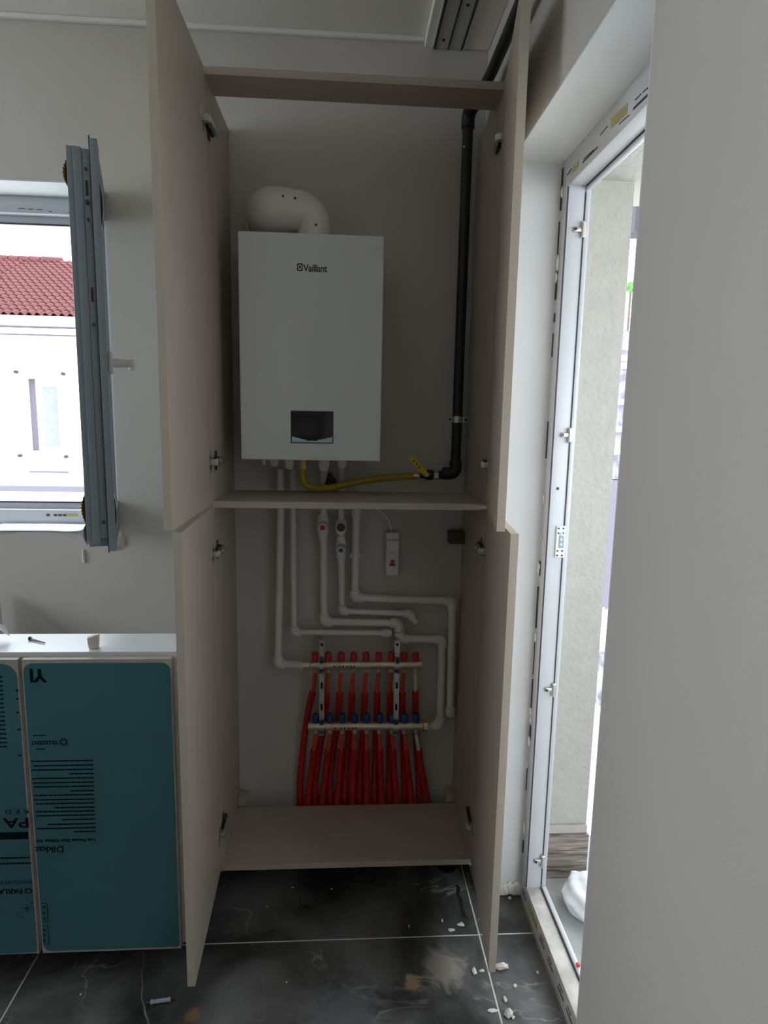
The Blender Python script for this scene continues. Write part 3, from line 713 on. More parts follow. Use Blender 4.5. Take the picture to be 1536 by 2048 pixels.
# ------------------------------------------------------------------ floor-heating manifold
MY1, MY2 = 1.948, 1.938
mf = thing('heating_manifold', 'nickel floor-heating manifold with red and blue capped bars', 'manifold', PY(735, 1600, MY1))
def bar(u0, v0, u1, v1, y, r, nut_left):
    a, b = PY(u0, v0, y), PY(u1, v1, y); o = T1('manifold_bar', [a, b], r, 'nickel', mf, 18); d = (b - a).normalized()
    if nut_left:
        obj('union_nut', tube(bm_new(), [a - d * .024, a - d * .002], r * 1.22, 8), 'nickel', o); obj('pipe_socket', tube(bm_new(), [a - d * .034, a - d * .022], r * .95, 14), 'ppr', o, True)
        obj('end_plug', tube(bm_new(), [b, b + d * .009], r * 1.12, 10), 'nickel', o)
    else:
        obj('union_nut', tube(bm_new(), [b + d * .001, b + d * .014], r * 1.35, 10), 'brass', o); obj('end_plug', tube(bm_new(), [a - d * .007, a], r * 1.05, 12), 'nickel', o)
    # stamped marks
    bm = bm_new()
    for t in (.12, .22, .27, .30, .34, .37, .40):
        cc = a + (b - a) * t; box(bm, (cc.x - .003, cc.y - r - .0006, cc.z - .0035), (cc.x + .002, cc.y - r + .003, cc.z + .002))
    obj('stamped_mark', bm, 'ink', o)
    return o, a, b
b1, a1_, e1_ = bar(621, 1330, 838, 1328, MY1, .0142, True)
b2_, a2_, e2_ = bar(621, 1452, 846, 1451, MY2, .0142, False)
RU = [630, 656, 682, 707, 732, 757, 782.5, 807.7, 831]
BU = [631, 659.5, 684, 709, 733, 759, 784, 808.5, 832]
for k in range(9):
    c_ = PY(RU[k], 1329, MY1); z0 = c_.z + .013
    obj('red_cap', tube(bm_new(), [(c_.x, MY1, z0), (c_.x, MY1, z0 + .004), (c_.x, MY1, z0 + .024), (c_.x, MY1, z0 + .028)], [.0098, .0112, .0112, .009], 12), 'red_cap', b1, True)
    obj('outlet', tube(bm_new(), [(c_.x, MY1 + .004, c_.z - .012), (c_.x, MY1 + .004, c_.z - .024), (c_.x, MY1 + .004, c_.z - .030)], [.0072, .0092, .0065], 8), 'nickel', b1, True)
    c_ = PY(BU[k], 1451.5, MY2); z0 = c_.z + .013
    obj('blue_cap', tube(bm_new(), [(c_.x, MY2, z0), (c_.x, MY2, z0 + .005), (c_.x, MY2, z0 + .022), (c_.x, MY2, z0 + .030)], [.010, .0122, .0122, .0085], 10), 'blue_cap', b2_, True)
    obj('outlet', tube(bm_new(), [(c_.x, MY2 + .004, c_.z - .012), (c_.x, MY2 + .004, c_.z - .024), (c_.x, MY2 + .004, c_.z - .030)], [.0072, .0092, .0065], 8), 'nickel', b2_, True)
for u in (643.5, 793):
    zt_, zb_ = PY(u, 1283, 1.93).z, PY(u, 1467, 1.93).z; x = PY(u, 1375, 1.93).x; hw = .0082
    bm = bm_new(); box(bm, (x - hw, 1.990, zb_), (x + hw, 1.993, zt_)); 
    bk = obj('mounting_bracket', bm, 'chrome', mf)
    zA, zB = PY(u, 1329, MY1).z, PY(u, 1452, MY2).z
    B1('bracket_web', (x - hw, 1.9225, zB + .03), (x + hw, 1.9255, zA - .022), 'chrome', bk)
    for zz in (zA, zB):
        for k in (1, -1):
            B1('bracket_step', (x - hw, 1.915, zz + k * .019), (x + hw, 1.9926, zz + k * .0215), 'chrome', bk)
        bm = bm_new()
        for k in range(10):
            t0, t1 = math.pi * k / 10, math.pi * (k + 1) / 10; yb = MY1 if zz == zA else MY2
            pr = [(yb - .0146 * math.sin(t0), zz + .0146 * math.cos(t0)), (yb - .0146 * math.sin(t1), zz + .0146 * math.cos(t1)), (yb - .0172 * math.sin(t1), zz + .0172 * math.cos(t1)), (yb - .0172 * math.sin(t0), zz + .0172 * math.cos(t0))]
            prism(bm, pr, x - hw, x + hw, 'X')
        obj('bracket_strap', bm, 'chrome', bk)
        T1('clamp_screw', [(x, 1.906, zz + .026), (x, 1.93, zz + .026)], .0058, 'screw', bk, 10)
    for k, t in enumerate((.25, .72)):
        zz = zA - .022 + (zB + .03 - zA + .022) * t
        obj('slot', prism(bm_new(), [(x + .0036 * math.cos(a) , zz + (.008 if math.sin(a) > 0 else -.008) + .0036 * math.sin(a)) for a in [2 * math.pi * i / 14 for i in range(14)]], 1.9218, 1.9226), 'crevice', bk)
    B1('bracket_head', (x - hw, 1.935, zA + .034), (x + hw, 1.9375, zt_), 'chrome', bk)
    B1('bracket_arm', (x - hw, 1.9375, zt_ - .006), (x + hw, 1.9902, zt_ - .003), 'chrome', bk)
    T1('clamp_screw', [(x, 1.931, zt_ - .012), (x, 1.936, zt_ - .012)], .005, 'screw', bk, 10)

# heating pipes
ORD = ['first', 'second', 'third', 'fourth', 'fifth', 'sixth', 'seventh', 'eighth', 'ninth']
ZEND = .012
def heat_pipe(u_top, v_top, y_top, mid, u_end, label, vs, bare='pex', grp='red floor-heating pipes', ymid=2.008):
    top = PY(u_top, v_top, y_top)
    end = PY(u_end, 1605, ymid); end = Vector((end.x, ymid, ZEND))
    pts = [top] + [PY(u, v, y) for u, v, y in mid] + [PY(u_end, 1600, ymid), end]
    sp = spline(pts, 9)
    zc0 = PY(u_top, vs, y_top).z
    t = thing('heating_pipe', label, 'heating pipe', end, grp)
    up = [p for p in sp if p.z >= zc0 - .02]; lo = [p for p in sp if p.z <= zc0]
    T1('inner_pipe', up, .0066, bare, t, 10)
    # corrugated sheath: rings of alternating radius
    dense = []
    for a, b in zip(lo, lo[1:]):
        m_ = max(2, int((b - a).length / .0045))
        for i in range(m_): dense.append(a + (b - a) * (i / m_))
    dense.append(lo[-1])
    T1('sheath', dense, [.0119 if i % 2 else .0105 for i in range(len(dense))], 'sheath', t, 10)
for k in range(9):
    ue = 600 + k * 29.8
    u0 = RU[k]
    if k == 0: mid = [(627, 1375, 1.965), (617, 1420, 1.992), (608, 1480, 2.002), (601, 1550, 2.008)]
    else: mid = [(u0 - 2.5, 1372, 1.962), (u0 - 5 + k * .4, 1420, 1.992), (u0 * .55 + ue * .45 - 4 + k * .4, 1490, 2.004), (ue, 1560, 2.008)]
    if k == 8: mid = [(831, 1372, 1.962), (831, 1420, 1.992), (833, 1490, 2.004), (838, 1560, 2.008)]; ue = 838.5
    heat_pipe(u0, 1345, MY1 + .004, mid, ue, f'red sheathed heating pipe under the {ORD[k]} red cap from the left', 1388 if k != 8 else 1384, 'pex' if k != 8 else 'white_pipe')
for k in range(9):
    ue = 615 + k * 29.6; u0 = BU[k]
    if k == 8: ue = 854
    mid = [(u0 * .8 + ue * .2, 1495, 1.955), (u0 * .5 + ue * .5, 1540, 1.980)]
    heat_pipe(u0, 1467, MY2 + .004, mid, ue, f'red sheathed heating pipe under the {ORD[k]} blue cap from the left', 1500, 'pex' if k != 8 else 'white_pipe', ymid=1.9885)

# ------------------------------------------------------------------ kitchen window: frame and open sash
fy0, fy1 = 2.165, 2.235
win1 = struct(thing('window_1', 'white plastic window with its sash swung open into the room', 'window', ((wx0 + wx1) / 2, fy0, wz0)))
i0, i1 = wx0 + e, wx1 - e; t0_, t1_ = wz0 + e, wz1 - e; fw = .052
def profile(name, lo, hi, parent, m='pvc'): return B1(name, lo, hi, m, parent, .003, True)
profile('frame_head', (i0, fy0, t1_ - fw), (i1, fy1, t1_), win1); profile('frame_head_lip', (i0 + fw, fy0 + .03, t1_ - fw - .024), (i1 - fw, fy1, t1_ - fw + .002), win1)
profile('frame_sill', (i0, fy0, t0_), (i1, fy1, t0_ + fw), win1); profile('frame_sill_lip', (i0 + fw, fy0 + .03, t0_ + fw - .002), (i1 - fw, fy1, t0_ + fw + .022), win1)
profile('frame_jamb', (i1 - fw, fy0, t0_ + fw), (i1, fy1, t1_ - fw), win1); profile('frame_jamb', (i0, fy0, t0_ + fw), (i0 + fw, fy1, t1_ - fw), win1)
B1('gasket', (i0 + fw, fy0 + .028, t1_ - fw - .027), (i1 - fw, fy0 + .034, t1_ - fw - .022), 'gasket', win1)
B1('gasket', (i0 + fw, fy0 + .028, t0_ + fw + .020), (i1 - fw, fy0 + .034, t0_ + fw + .025), 'gasket', win1)
bm = bm_new(); rr = random.Random(11)
for k in range(9):
    x = -1.05 + k * .03 + rr.uniform(0, .01); zz = t1_ - .022 + rr.uniform(-.006, .006) - .018
    if -.93 < x < -.9: continue
    box(bm, (x, fy0 - .0008, zz), (x + rr.uniform(.006, .022), fy0 + .0005, zz + .002))
box(bm, (-.885, fy0 - .0008, t1_ - .036), (-.86, fy0 + .0005, t1_ - .028))
for x in (-1.02, -.995, -.98, -.965): box(bm, (x, fy0 - .0008, t0_ + .03), (x + .012, fy0 + .0005, t0_ + .038))
obj('film_print', bm, 'tape_ink', win1)
B1('film_label', (-.955, fy0 - .0008, t0_ + .030), (-.915, fy0 + .0005, t0_ + .040), 'label', win1)
# outside sill rail seen through the opening
# sash: local frame, x runs from hinge (0) to free edge (w), y = thickness, inner face at +y
hp = Vector((-.762, 2.145, 0)); fpnt = Vector((-.605, 1.655, 0)); dv = (fpnt - hp); w = dv.length
ang = math.atan2(dv.y, dv.x)
sz0, sz1 = 1.083, 2.100   # flange extent
g = .022; fwid = .075
bm = bm_new()
box(bm, (0.0, -.070, sz0 + g), (fwid, -.017, sz1 - g), .0015); box(bm, (0.0, -.017, sz0), (fwid, 0, sz1), .0015)
box(bm, (fwid, -.070, sz1 - g - .06), (w - fwid, -.002, sz1), .0015); box(bm, (fwid, -.070, sz0), (w - fwid, -.002, sz0 + g + .06), .0015)
sash = obj('sash', bm, 'pvc_blue', win1, True, loc=hp - win1.location, rotz=ang)
# local: right face (inner side of sash, towards +X world) => with dv pointing to -Y, world +X is local +y
def sbox(name, lo, hi, m, bev=.0015): return obj(name, box(bm_new(), lo, hi, bev), m, sash, True, loc=(0, 0, 0))
g = .022  # flange overlap
fwid = .075
# free-edge stile, built from profile strips so the stepped edge reads
sbox('free_stile', (w - fwid, -.070, sz0 + g), (w - .008, -.056, sz1 - g), 'pvc_blue'); sbox('free_stile', (w - fwid, -.056, sz0 + g), (w - .005, -.037, sz1 - g), 'pvc_blue')
sbox('hardware_groove', (w - fwid, -.037, sz0 + g + .012), (w - .012, -.0195, sz1 - g - .010), 'pvc_groove')
sbox('stile_gasket', (w - fwid, -.0195, sz0 - .004), (w - .002, -.017, sz1 + .006), 'gasket', .0005)
sbox('free_stile_flange', (w - fwid, -.017, sz0), (w, .0, sz1), 'pvc_blue')
sbox('pane', (fwid - .005, -.045, sz0 + g + .05), (w - fwid + .005, -.025, sz1 - g - .05), 'glass', .0005)
for zz, rr_ in ((2.03, .004), (1.955, .0062), (1.915, .004), (1.665, .0045), (1.16, .0055)):
    obj('lock_pin', tube(bm_new(), [(w - .014, -.028, zz), (w - .006, -.028, zz)], rr_ * .8, 10), 'dark_metal', sash, True, loc=(0, 0, 0))
for zz in (1.97, 1.72): sbox('lock_slot', (w - .0135, -.031, zz), (w - .0110, -.025, zz + .035), 'dark_metal', .0004)
hz = 1.575
hb = sbox('handle', (w - .06, 0, hz - .028), (w - .030, .011, hz + .028), 'pvc', .004)
obj('handle_neck', tube(bm_new(), [(w - .045, .01, hz), (w - .045, .05, hz)], [.0115, .010], 14), 'pvc', sash, True, loc=(0, 0, 0))
obj('handle_grip', box(bm_new(), (w - .16, .048, hz - .012), (w - .032, .064, hz + .012), .006), 'pvc', sash, True, loc=(0, 0, 0))
# torn protective film with yellow print
def film_tag(name, x, z0, z1, bulge, side, m):
    bm = bm_new(); n_ = 9; rw = []
    for i in range(n_):
        t = i / (n_ - 1); off = bulge * math.sin(math.pi * t)
        y = (-.070 - .0006 - off) if side < 0 else (.0006 + off)
        rw.append((bm.verts.new((x, y, z0 + (z1 - z0) * t)), bm.verts.new((x - .05, (-.0706 if side < 0 else .0006), z0 + (z1 - z0) * t))))
    for a, b in zip(rw, rw[1:]): bm.faces.new((a[0], b[0], b[1], a[1]))
    o = obj(name, bm, m, sash, True, loc=(0, 0, 0)); md = o.modifiers.new('t', 'SOLIDIFY'); md.thickness = .0004; return o
film_tag('torn_film', w - .012, 1.985, 2.045, .009, -1, 'tape'); film_tag('torn_film', w - .012, 1.155, 1.235, .009, -1, 'tape')
film_tag('torn_film', w - .014, 1.10, 1.158, .010, -1, 'bag'); film_tag('torn_film', w - .02, 1.90, 2.01, .006, 1, 'trim'); film_tag('torn_film', w - .02, 1.14, 1.23, .004, 1, 'trim')
bm = bm_new()
for z_a, z_b in ((1.99, 2.042), (1.165, 1.228)):
    k = z_a
    while k < z_b:
        t = (k - (1.985 if z_a > 1.5 else 1.155)) / (.06 if z_a > 1.5 else .08); off = .009 * math.sin(math.pi * t)
        box(bm, (w - .016, -.0713 - off, k), (w - .0112, -.0702 - off * .6, k + .003)); k += .0085
obj('film_print', bm, 'tape_ink', sash, loc=(0, 0, 0))
# plaster crumbs round the sill, wrinkled plastic on the sill, screw anchor under it
def px_lump(name, label, u, v, y, r, seed, m='plaster', sq=(1, .6, 1), cat='plaster'):
    o = obj(name, lump(bm_new(), (0, 0, 0), r, seed, sq, 2), m, None, loc=PY(u, v, y)); return tag(o, label, cat)
bm = bm_new()
lump(bm, PY(237, 1080, 2.024), .030, 4, (.62, .42, .95), 2); lump(bm, PY(232, 1064, 2.026), .018, 9, (1.0, .5, .6), 2); lump(bm, PY(228, 1096, 2.026), .012, 12, (.9, .5, .6), 2)
tag(obj('plaster_lump', bm, 'plaster'), 'rough plaster lump stuck to the wall under the open sash', 'plaster')
bm = bm_new(); rw = []
for i in range(22):
    t = i / 21; rw.append([])
    for j in range(7):
        s2 = j / 6; x = -1.16 + t * .31; y = 2.155 - s2 * (.125 + .012 * math.sin(9 * t))
        zz = t0_ + .004 + .010 * abs(math.sin(6 * t + 5 * s2)) * (1 - abs(2 * s2 - 1)) * (t > .15)
        if j == 6: zz -= 0.0; y = min(y, 2.024)
        rw[-1].append(bm.verts.new((x, y, zz)))
for i in range(21):
    for j in range(6): bm.faces.new((rw[i][j], rw[i + 1][j], rw[i + 1][j + 1], rw[i][j + 1]))
o = obj('plastic_sheet', bm, 'bag', None, True); md = o.modifiers.new('t', 'SOLIDIFY'); md.thickness = .0015; md.offset = 1
tag(o, 'wrinkled white plastic sheet lying on the window sill', 'plastic sheet')
a, b = PY(165.5, 1099, WY - .004), PY(168, 1125, WY - .004)
pts = [a + (b - a) * (i / 8) for i in range(9)]
tag(obj('wall_anchor', tube(bm_new(), pts, [.0048 if i % 2 == 0 else .0034 for i in range(9)], 10), 'trim', None, True), 'thin white ribbed wall anchor on the wall below the sash', 'wall anchor')

# ------------------------------------------------------------------ balcony door frame
fx0, fx1 = .552, .622
dr_ = struct(thing('door_1', 'white plastic balcony door frame with dusty threshold and printed film', 'door frame', (fx0, (dy0 + dy1) / 2, 0)))
jy = dy1 - .006
profile('jamb', (fx0, jy - .056, .0), (fx0 + .045, jy, dz1 - .006), dr_); profile('jamb_lip', (fx0 + .045, jy - .060, 0), (fx0 + .058, jy, dz1 - .006), dr_)
profile('jamb', (fx0, dy0 + .006, .0), (fx0 + .045, dy0 + .062, dz1 - .006), dr_); profile('jamb_lip', (fx0 + .045, dy0 + .006, 0), (fx0 + .058, dy0 + .08, dz1 - .006), dr_)
profile('head', (fx0, dy0 + .062, dz1 - .078), (fx0 + .045, jy - .056, dz1 - .006), dr_); profile('head_lip', (fx0 + .045, dy0 + .08, dz1 - .088), (fx0 + .058, jy - .060, dz1 - .006), dr_)
thr = B1('threshold', (fx0, dy0 + .062, 0), (fx0 + .045, jy - .056, .068), 'sill_dirt', dr_, .003, True); B1('threshold_lip', (fx0 + .045, dy0 + .08, 0), (fx0 + .058, jy - .060, .078), 'pvc', dr_, .003, True)
B1('gasket', (fx0 - .0012, jy - .0555, .07), (fx0 + .003, jy - .052, dz1 - .08), 'gasket', dr_)
B1('gasket', (fx0 + .044, jy - .0585, .08), (fx0 + .048, jy - .0555, dz1 - .094), 'gasket', dr_)
B1('gasket', (fx0 + .043, dy0 + .08, dz1 - .081), (fx0 + .047, jy - .062, dz1 - .076), 'gasket', dr_)
B1('gasket', (fx0 + .043, dy0 + .08, .066), (fx0 + .047, jy - .062, .071), 'gasket', dr_)
# strikers
def striker(v, u):
    z = PY(u, v, jy - .056).z; x = fx0 + .036
    o = obj('striker', box(bm_new(), (x - .018, jy - .064, z - .006), (x + .012, jy - .0555, z + .006), .002), 'chrome', dr_, True)
    B1('striker_lug', (x + .001, jy - .068, z - .02), (x + .012, jy - .0555, z + .02), 'chrome', o, .003)
    T1('striker_screw', [(x - .014, jy - .0655, z), (x - .014, jy - .063, z)], .004, 'screw', o, 8)
for v, u in ((460, 1157), (870, 1131), (1378, 1099), (1720, 1078)): striker(v, u)
z1_, z0_ = PY(1120, 1051, jy - .056).z, PY(1120, 1115, jy - .056).z
x = fx0 + .030
lp = B1('latch_plate', (x - .008, jy - .062, z0_), (x + .018, jy - .0555, z1_), 'boiler', dr_, .002)
B1('latch_recess', (x + .000, jy - .0628, z0_ + .028), (x + .014, jy - .0618, z1_ - .028), 'pvc_groove', lp)
for k, zz in enumerate((z0_ + .007, z0_ + .02, z1_ - .02, z1_ - .007)):
    for xx in (x - .002, x + .011): T1('latch_screw', [(xx, jy - .0632, zz), (xx, jy - .0618, zz)], .0026, 'screw', lp, 8)
bm = bm_new()
for k in range(3): box(bm, (x + .003, jy - .0636, z0_ + .034 + k * .014), (x + .010, jy - .0626, z0_ + .042 + k * .014))
obj('latch_hook', bm, 'silver', lp)
pz = PY(1113, 977, jy - .056); T1('frame_screw', [(fx0 + .02, jy - .0585, pz.z), (fx0 + .02, jy - .0555, pz.z)], .004, 'screw', dr_, 10)
# printed labels on the head film and dark gaps at the reveal edge
bm = bm_new(); bl = bm_new()
def on_head(u, v): return PX(u, v, fx0 - .0008)
def strip(bmx, u0, v0, u1, v1, wd=2.0):
    a, b = on_head(u0, v0), on_head(u1, v1); h = wd / 1240 * a.y
    q4 = [Vector((a.x, a.y, a.z - h)), Vector((b.x, b.y, b.z - h)), Vector((b.x, b.y, b.z + h)), Vector((a.x, a.y, a.z + h))]
    q4 = [Vector((p.x, min(max(p.y, dy0 + .01), jy - .002), min(max(p.z, dz1 - .076), dz1 - .008))) for p in q4]
    prism(bmx, [(p.y, p.z) for p in q4], fx0 - .0009, fx0 + .0005, 'X')
for u0, v0, u1, v1, wd in ((1134, 350, 1143, 338, 1.2), (1165, 325, 1195, 294, 1.2), (1167, 318, 1187, 300, .8), (1200, 270, 1215, 252, .7), (1266, 218, 1298, 187, 2.2), (1270, 200, 1282, 188, 1.0), (1285, 185, 1298, 173, 1.0), (1238, 248, 1258, 230, .8)): strip(bm, u0, v0, u1, v1, wd)
obj('film_print', bm, 'ink', dr_)
for u0, v0, u1, v1, wd in ((1145, 340, 1157, 326, 6), (1222, 247, 1254, 217, 9)): strip(bl, u0, v0, u1, v1, wd)
obj('film_label', bl, 'label', dr_)
bm = bm_new(); rr = random.Random(21); zz = .15
while zz < 2.05:
    ln = rr.uniform(.02, .13)
    if rr.random() < .72: box(bm, (fx0 - .0022, jy - .004 - rr.uniform(0, .012), zz), (fx0 + .0005, jy - .002 - rr.uniform(0, .003), min(zz + ln, 2.09)))
    zz += ln + rr.uniform(.01, .06)
obj('sealing_gap', bm, 'gasket', dr_)
bm = bm_new()
for k in range(16):
    zz = rr.uniform(.1, 2.05); lump(bm, (fx0 - .002, jy - rr.uniform(.002, .014), zz), rr.uniform(.004, .009), k, (.5, .8, 2.5), 1)
obj('plaster_smear', bm, 'trim', dr_)
bm = bm_new(); a = PX(1058, 1815, fx0 - .001); 
box(bm, (fx0 - .0012, 1.515, .028), (fx0 + .0005, 1.60, .050))
obj('threshold_label', bm, 'label', dr_)
bm = bm_new()
for y in (1.24, 1.30, 1.38, 1.45, 1.62): box(bm, (fx0 - .0012, y, .030), (fx0 + .0005, y + .04, .034)); box(bm, (fx0 - .0012, y + .01, .044), (fx0 + .0005, y + .035, .046))
obj('film_print', bm, 'gasket', dr_)
# rough plaster foot of the reveal
bm = bm_new()
for k in range(7): lump(bm, (WX + .06 + k * .013, dy1 - .010, .020 + .006 * (k % 2)), .022, 30 + k, (.9, .35, .95), 2)
tag(obj('plaster_skirt', bm, 'plaster'), 'rough unpainted plaster edge at the foot of the door reveal', 'plaster')

# ------------------------------------------------------------------ balcony outside the door
EW = 1.752
struct(B1('balcony_floor', (WX + .20, -1.2, -.14), (2.1, EW + .2, -.004), 'slab'), 'tiled balcony floor slab outside the door', 'balcony floor')
bf = bpy.data.objects['balcony_floor']
for i in range(3):
    for j in range(5):
        x0 = WX + .202 + i * .45; y1 = EW - j * .6; B1('tile', (x0, max(-1.2, y1 - .597), -.004), (min(2.1, x0 + .447), y1, .0), 'balc', bf, .0008)
xe = PY(1225, 1000, EW).x
struct(B1('balcony_end_wall', (WX + .20, EW + .012, -.1), (xe, EW + .2, 2.4), 'stucco'), 'cream stucco end wall of the balcony', 'wall')
struct(B1('facade_wall', (WX + .2005, EW + .2, -3), (WX + .222, EW + .6, 2.7), 'stucco'), 'cream stucco outer face of the house', 'wall')
bs = thing('skirting_board', 'dark wood-look skirting tile along the foot of the cream balcony wall', 'skirting', (.72, EW, 0))
B1('wood_look_tile', (WX + .201, EW - .006, .001), (xe + .004, EW + .0125, .150), 'wood', bs, .001)
B1('mortar_strip', (WX + .201, EW + .002, .150), (xe + .001, EW + .0125, .178), 'render', bs, .003)
struct(B1('balcony_ceiling', (WX + .20, -1.2, PY(1220, 358, EW).z), (1.75, EW + .2, 2.4), 'stucco'), 'cream underside of the balcony above', 'ceiling')
def sackmesh(r, seed):
    bm = bm_new(); g_ = bmesh.ops.create_icosphere(bm, subdivisions=4, radius=1.0)
    for v in g_['verts']:
        c = v.co; k = 1 + .10 * math.sin(4 * c.x + seed) * math.cos(3 * c.y) + .05 * math.sin(9 * c.z + 6 * c.x) + .035 * math.sin(14 * c.y + 9 * c.x + seed)
        v.co = Vector((c.x * r * k * 1.0, c.y * r * k * 1.1, max(-.6, c.z * .75) * r * k))
    return bm
struct(B1('added_parapet', (1.55, -1.2, -.14), (1.70, EW + .2, 1.05), 'stucco'), 'unseen stucco parapet added to cut sky light on the balcony', 'parapet')  # hidden from the camera, added to block sky light from the end wall
for k, (u, v, r1, lab) in enumerate(((1165, 1850, .075, 'white plastic sack lying on the grey balcony floor'),)):
    pp = PZ(u, v, .02)
    o = obj('sack', sackmesh(r1, 50 + k), 'bag', None, True, loc=(pp.x + .05, pp.y + (.07 if k == 0 else -.07), r1 * .6)); tag(o, lab, 'sack')
pp = PX(1152, 1962, fx1 - .02)
o = obj('red_clip', box(bm_new(), (-.004, -.004, -.004), (.004, .004, .004), .001), 'redbit', None, True, loc=(fx0 + .052, pp.y, .082)); tag(o, 'tiny red plastic clip on the door threshold', 'clip')
# buildings beyond the balcony
nb = thing('neighbour_building', 'grey building with a dark upper panel far beyond the balcony', 'building', PY(1262, 1000, 9.0))
def nbx(name, u0, v0, u1, v1, y, m, dep=.4):
    a, b = PY(u0, v1, y), PY(u1, v0, y); return B1(name, (a.x, y, a.z), (b.x, y + dep, b.z), m, nb)
nbx('dark_panel', 1269, 362, 1330, 461, 9.0, 'dark_house'); nbx('upper_wall', 1269, 330, 1330, 362, 9.0, 'house')
nbx('facade', 1225, 665, 1340, 960, 9.0, 'grey_house'); 
for v in (690, 712, 728, 800, 855, 900): nbx('ledge', 1225, v, 1345, v + 9, 8.97, 'fascia', .04)
nbx('lower_wall', 1205, 960, 1330, 1215, 9.0, 'soffit'); nbx('lower_facade', 1195, 1310, 1330, 1420, 9.0, 'grey_house'); nbx('base_wall', 1185, 1420, 1320, 1660, 9.1, 'house')
nbx('post', 1318, 330, 1345, 1660, 9.2, 'house')
tp = PY(1262, 574, 14)
td_ = thing('distant_tree', 'slim green treetop in the gap beside the balcony wall', 'tree', (tp.x, 14, -3.0))
obj('crown', lump(bm_new(), tp, .14, 70, (.8, .8, .9), 2), 'green', td_, True)
T1('trunk', [(tp.x, 14, -3.0), (tp.x, 14, tp.z)], .03, 'brown', td_, 8)

# ------------------------------------------------------------------ house opposite the kitchen window
HYd = 20.0
eL = PY(0, 632, HYd); ez = PY(70, 634, HYd - .5).z
ho_ = thing('neighbour_house', 'white house with a red tiled roof seen through the window', 'house', (PY(60, 800, HYd).x, HYd, -3.0))
hx0, hx1 = -13.6, -6.6
w0, w1 = PY(57, 902, HYd), PY(113, 758, HYd)
bm = bm_new()
zt2 = PY(70, 668, HYd).z
box(bm, (hx0, HYd, -3), (w0.x, HYd + 6, zt2)); box(bm, (w1.x, HYd, -3), (hx1, HYd + 6, zt2)); box(bm, (w0.x, HYd, -3), (w1.x, HYd + 6, w0.z)); box(bm, (w0.x, HYd, w1.z), (w1.x, HYd + 6, zt2)); box(bm, (w0.x, HYd + .45, w0.z), (w1.x, HYd + 6, w1.z))
obj('wall', bm, 'house', ho_)
ww = w1.x - w0.x; wh = w1.z - w0.z
wn = B1('window', (w0.x + ww * .22, HYd + .25, w0.z), (w1.x, HYd + .33, w1.z), 'fascia', ho_)
B1('roller_shutter', (w0.x + ww * .42, HYd + .24, w0.z + wh * .05), (w1.x - ww * .05, HYd + .26, w1.z - wh * .1), 'shutter', wn)
B1('window_reveal', (w0.x, HYd + .3, w0.z), (w0.x + ww * .22, HYd + .34, w1.z), 'soffit', wn)
wa, wb = PY(57, 945, HYd), PY(120, 940, HYd); B1('window_apron', (w0.x, HYd - .05, wa.z), (w1.x + .2, HYd, wa.z + .06), 'soffit', ho_)
zl = PY(60, 975, HYd).z; B1('ledge', (hx0, HYd - .3, zl - .09), (hx1, HYd, zl + .06), 'soffit', ho_)
for u, v in ((34, 744), (128, 748), (42, 911), (134, 913)): 
    pp = PY(u, v, HYd); T1('wall_bolt', [(pp.x, HYd, pp.z), (pp.x, HYd - .12, pp.z)], .05, 'dark_house', ho_, 8)
za, zb_ = PY(60, 651, HYd - .5).z, PY(60, 632, HYd - .5).z
B1('eave_fascia', (hx0, HYd - .6, za), (hx1, HYd - .45, zb_), 'fascia', ho_)
B1('eave_soffit', (hx0, HYd - .45, za), (hx1, HYd + .1, za + .05), 'soffit', ho_)
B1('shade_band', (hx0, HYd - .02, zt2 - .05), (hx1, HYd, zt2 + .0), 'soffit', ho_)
# roof plane and tiles
ey, ezz = HYd - .62, zb_ + .02
ry = HYd + 5.2; rz = PY(60, 521, ry).z
sl = math.atan2(rz - ezz, ry - ey); Ls = math.hypot(rz - ezz, ry - ey)
bm = bm_new(); v4 = [bm.verts.new(p) for p in ((hx0, ey + .05, ezz - .06), (hx1, ey + .05, ezz - .06), (hx1, ry, rz - .06), (hx0, ry, rz - .06))]; bm.faces.new(v4)
rf = obj('roof', bm, 'roof', ho_); md = rf.modifiers.new('t', 'SOLIDIFY'); md.thickness = .08
tw_, nrow = .235, 18; tl = Ls / nrow
def tile_mesh(ncol):
    bm = bm_new(); K = 6 * ncol
    rowsv = []
    for (yy, zz) in ((0, .045), (tl * 1.12, .0)):
        rowsv.append([bm.verts.new((tw_ * i / 6, yy, zz + .045 * math.sin(2 * math.pi * i / 6))) for i in range(K + 1)])
    for i in range(K): bm.faces.new((rowsv[0][i], rowsv[0][i + 1], rowsv[1][i + 1], rowsv[1][i]))
    lo = [bm.verts.new((v.co.x, v.co.y, v.co.z - .03)) for v in rowsv[0]]
    for i in range(K): bm.faces.new((rowsv[0][i + 1], rowsv[0][i], lo[i], lo[i + 1]))
    me = bpy.data.meshes.new('roof_tile'); bm.to_mesh(me); bm.free(); me.materials.append(MAT['roof'])
    for p in me.polygons: p.use_smooth = True
    try: me.set_sharp_from_angle(angle=math.radians(45))
    except Exception: pass
    return me
tm = tile_mesh(1); xs = -11.9; ncol = 16
rr = random.Random(2)
for i in range(ncol):
    for j in range(nrow):
        o = bpy.data.objects.new('roof_tile', tm); COL.objects.link(o); o.parent = rf
        d = j * tl; t = -Vector(ho_.location)
        o.location = Vector((xs + i * tw_ + (j % 2) * 0, ey + d * math.cos(sl), ezz + d * math.sin(sl) + rr.uniform(0, .008)))
        o.rotation_euler = (sl + rr.uniform(-.008, .008), 0, rr.uniform(-.006, .006))
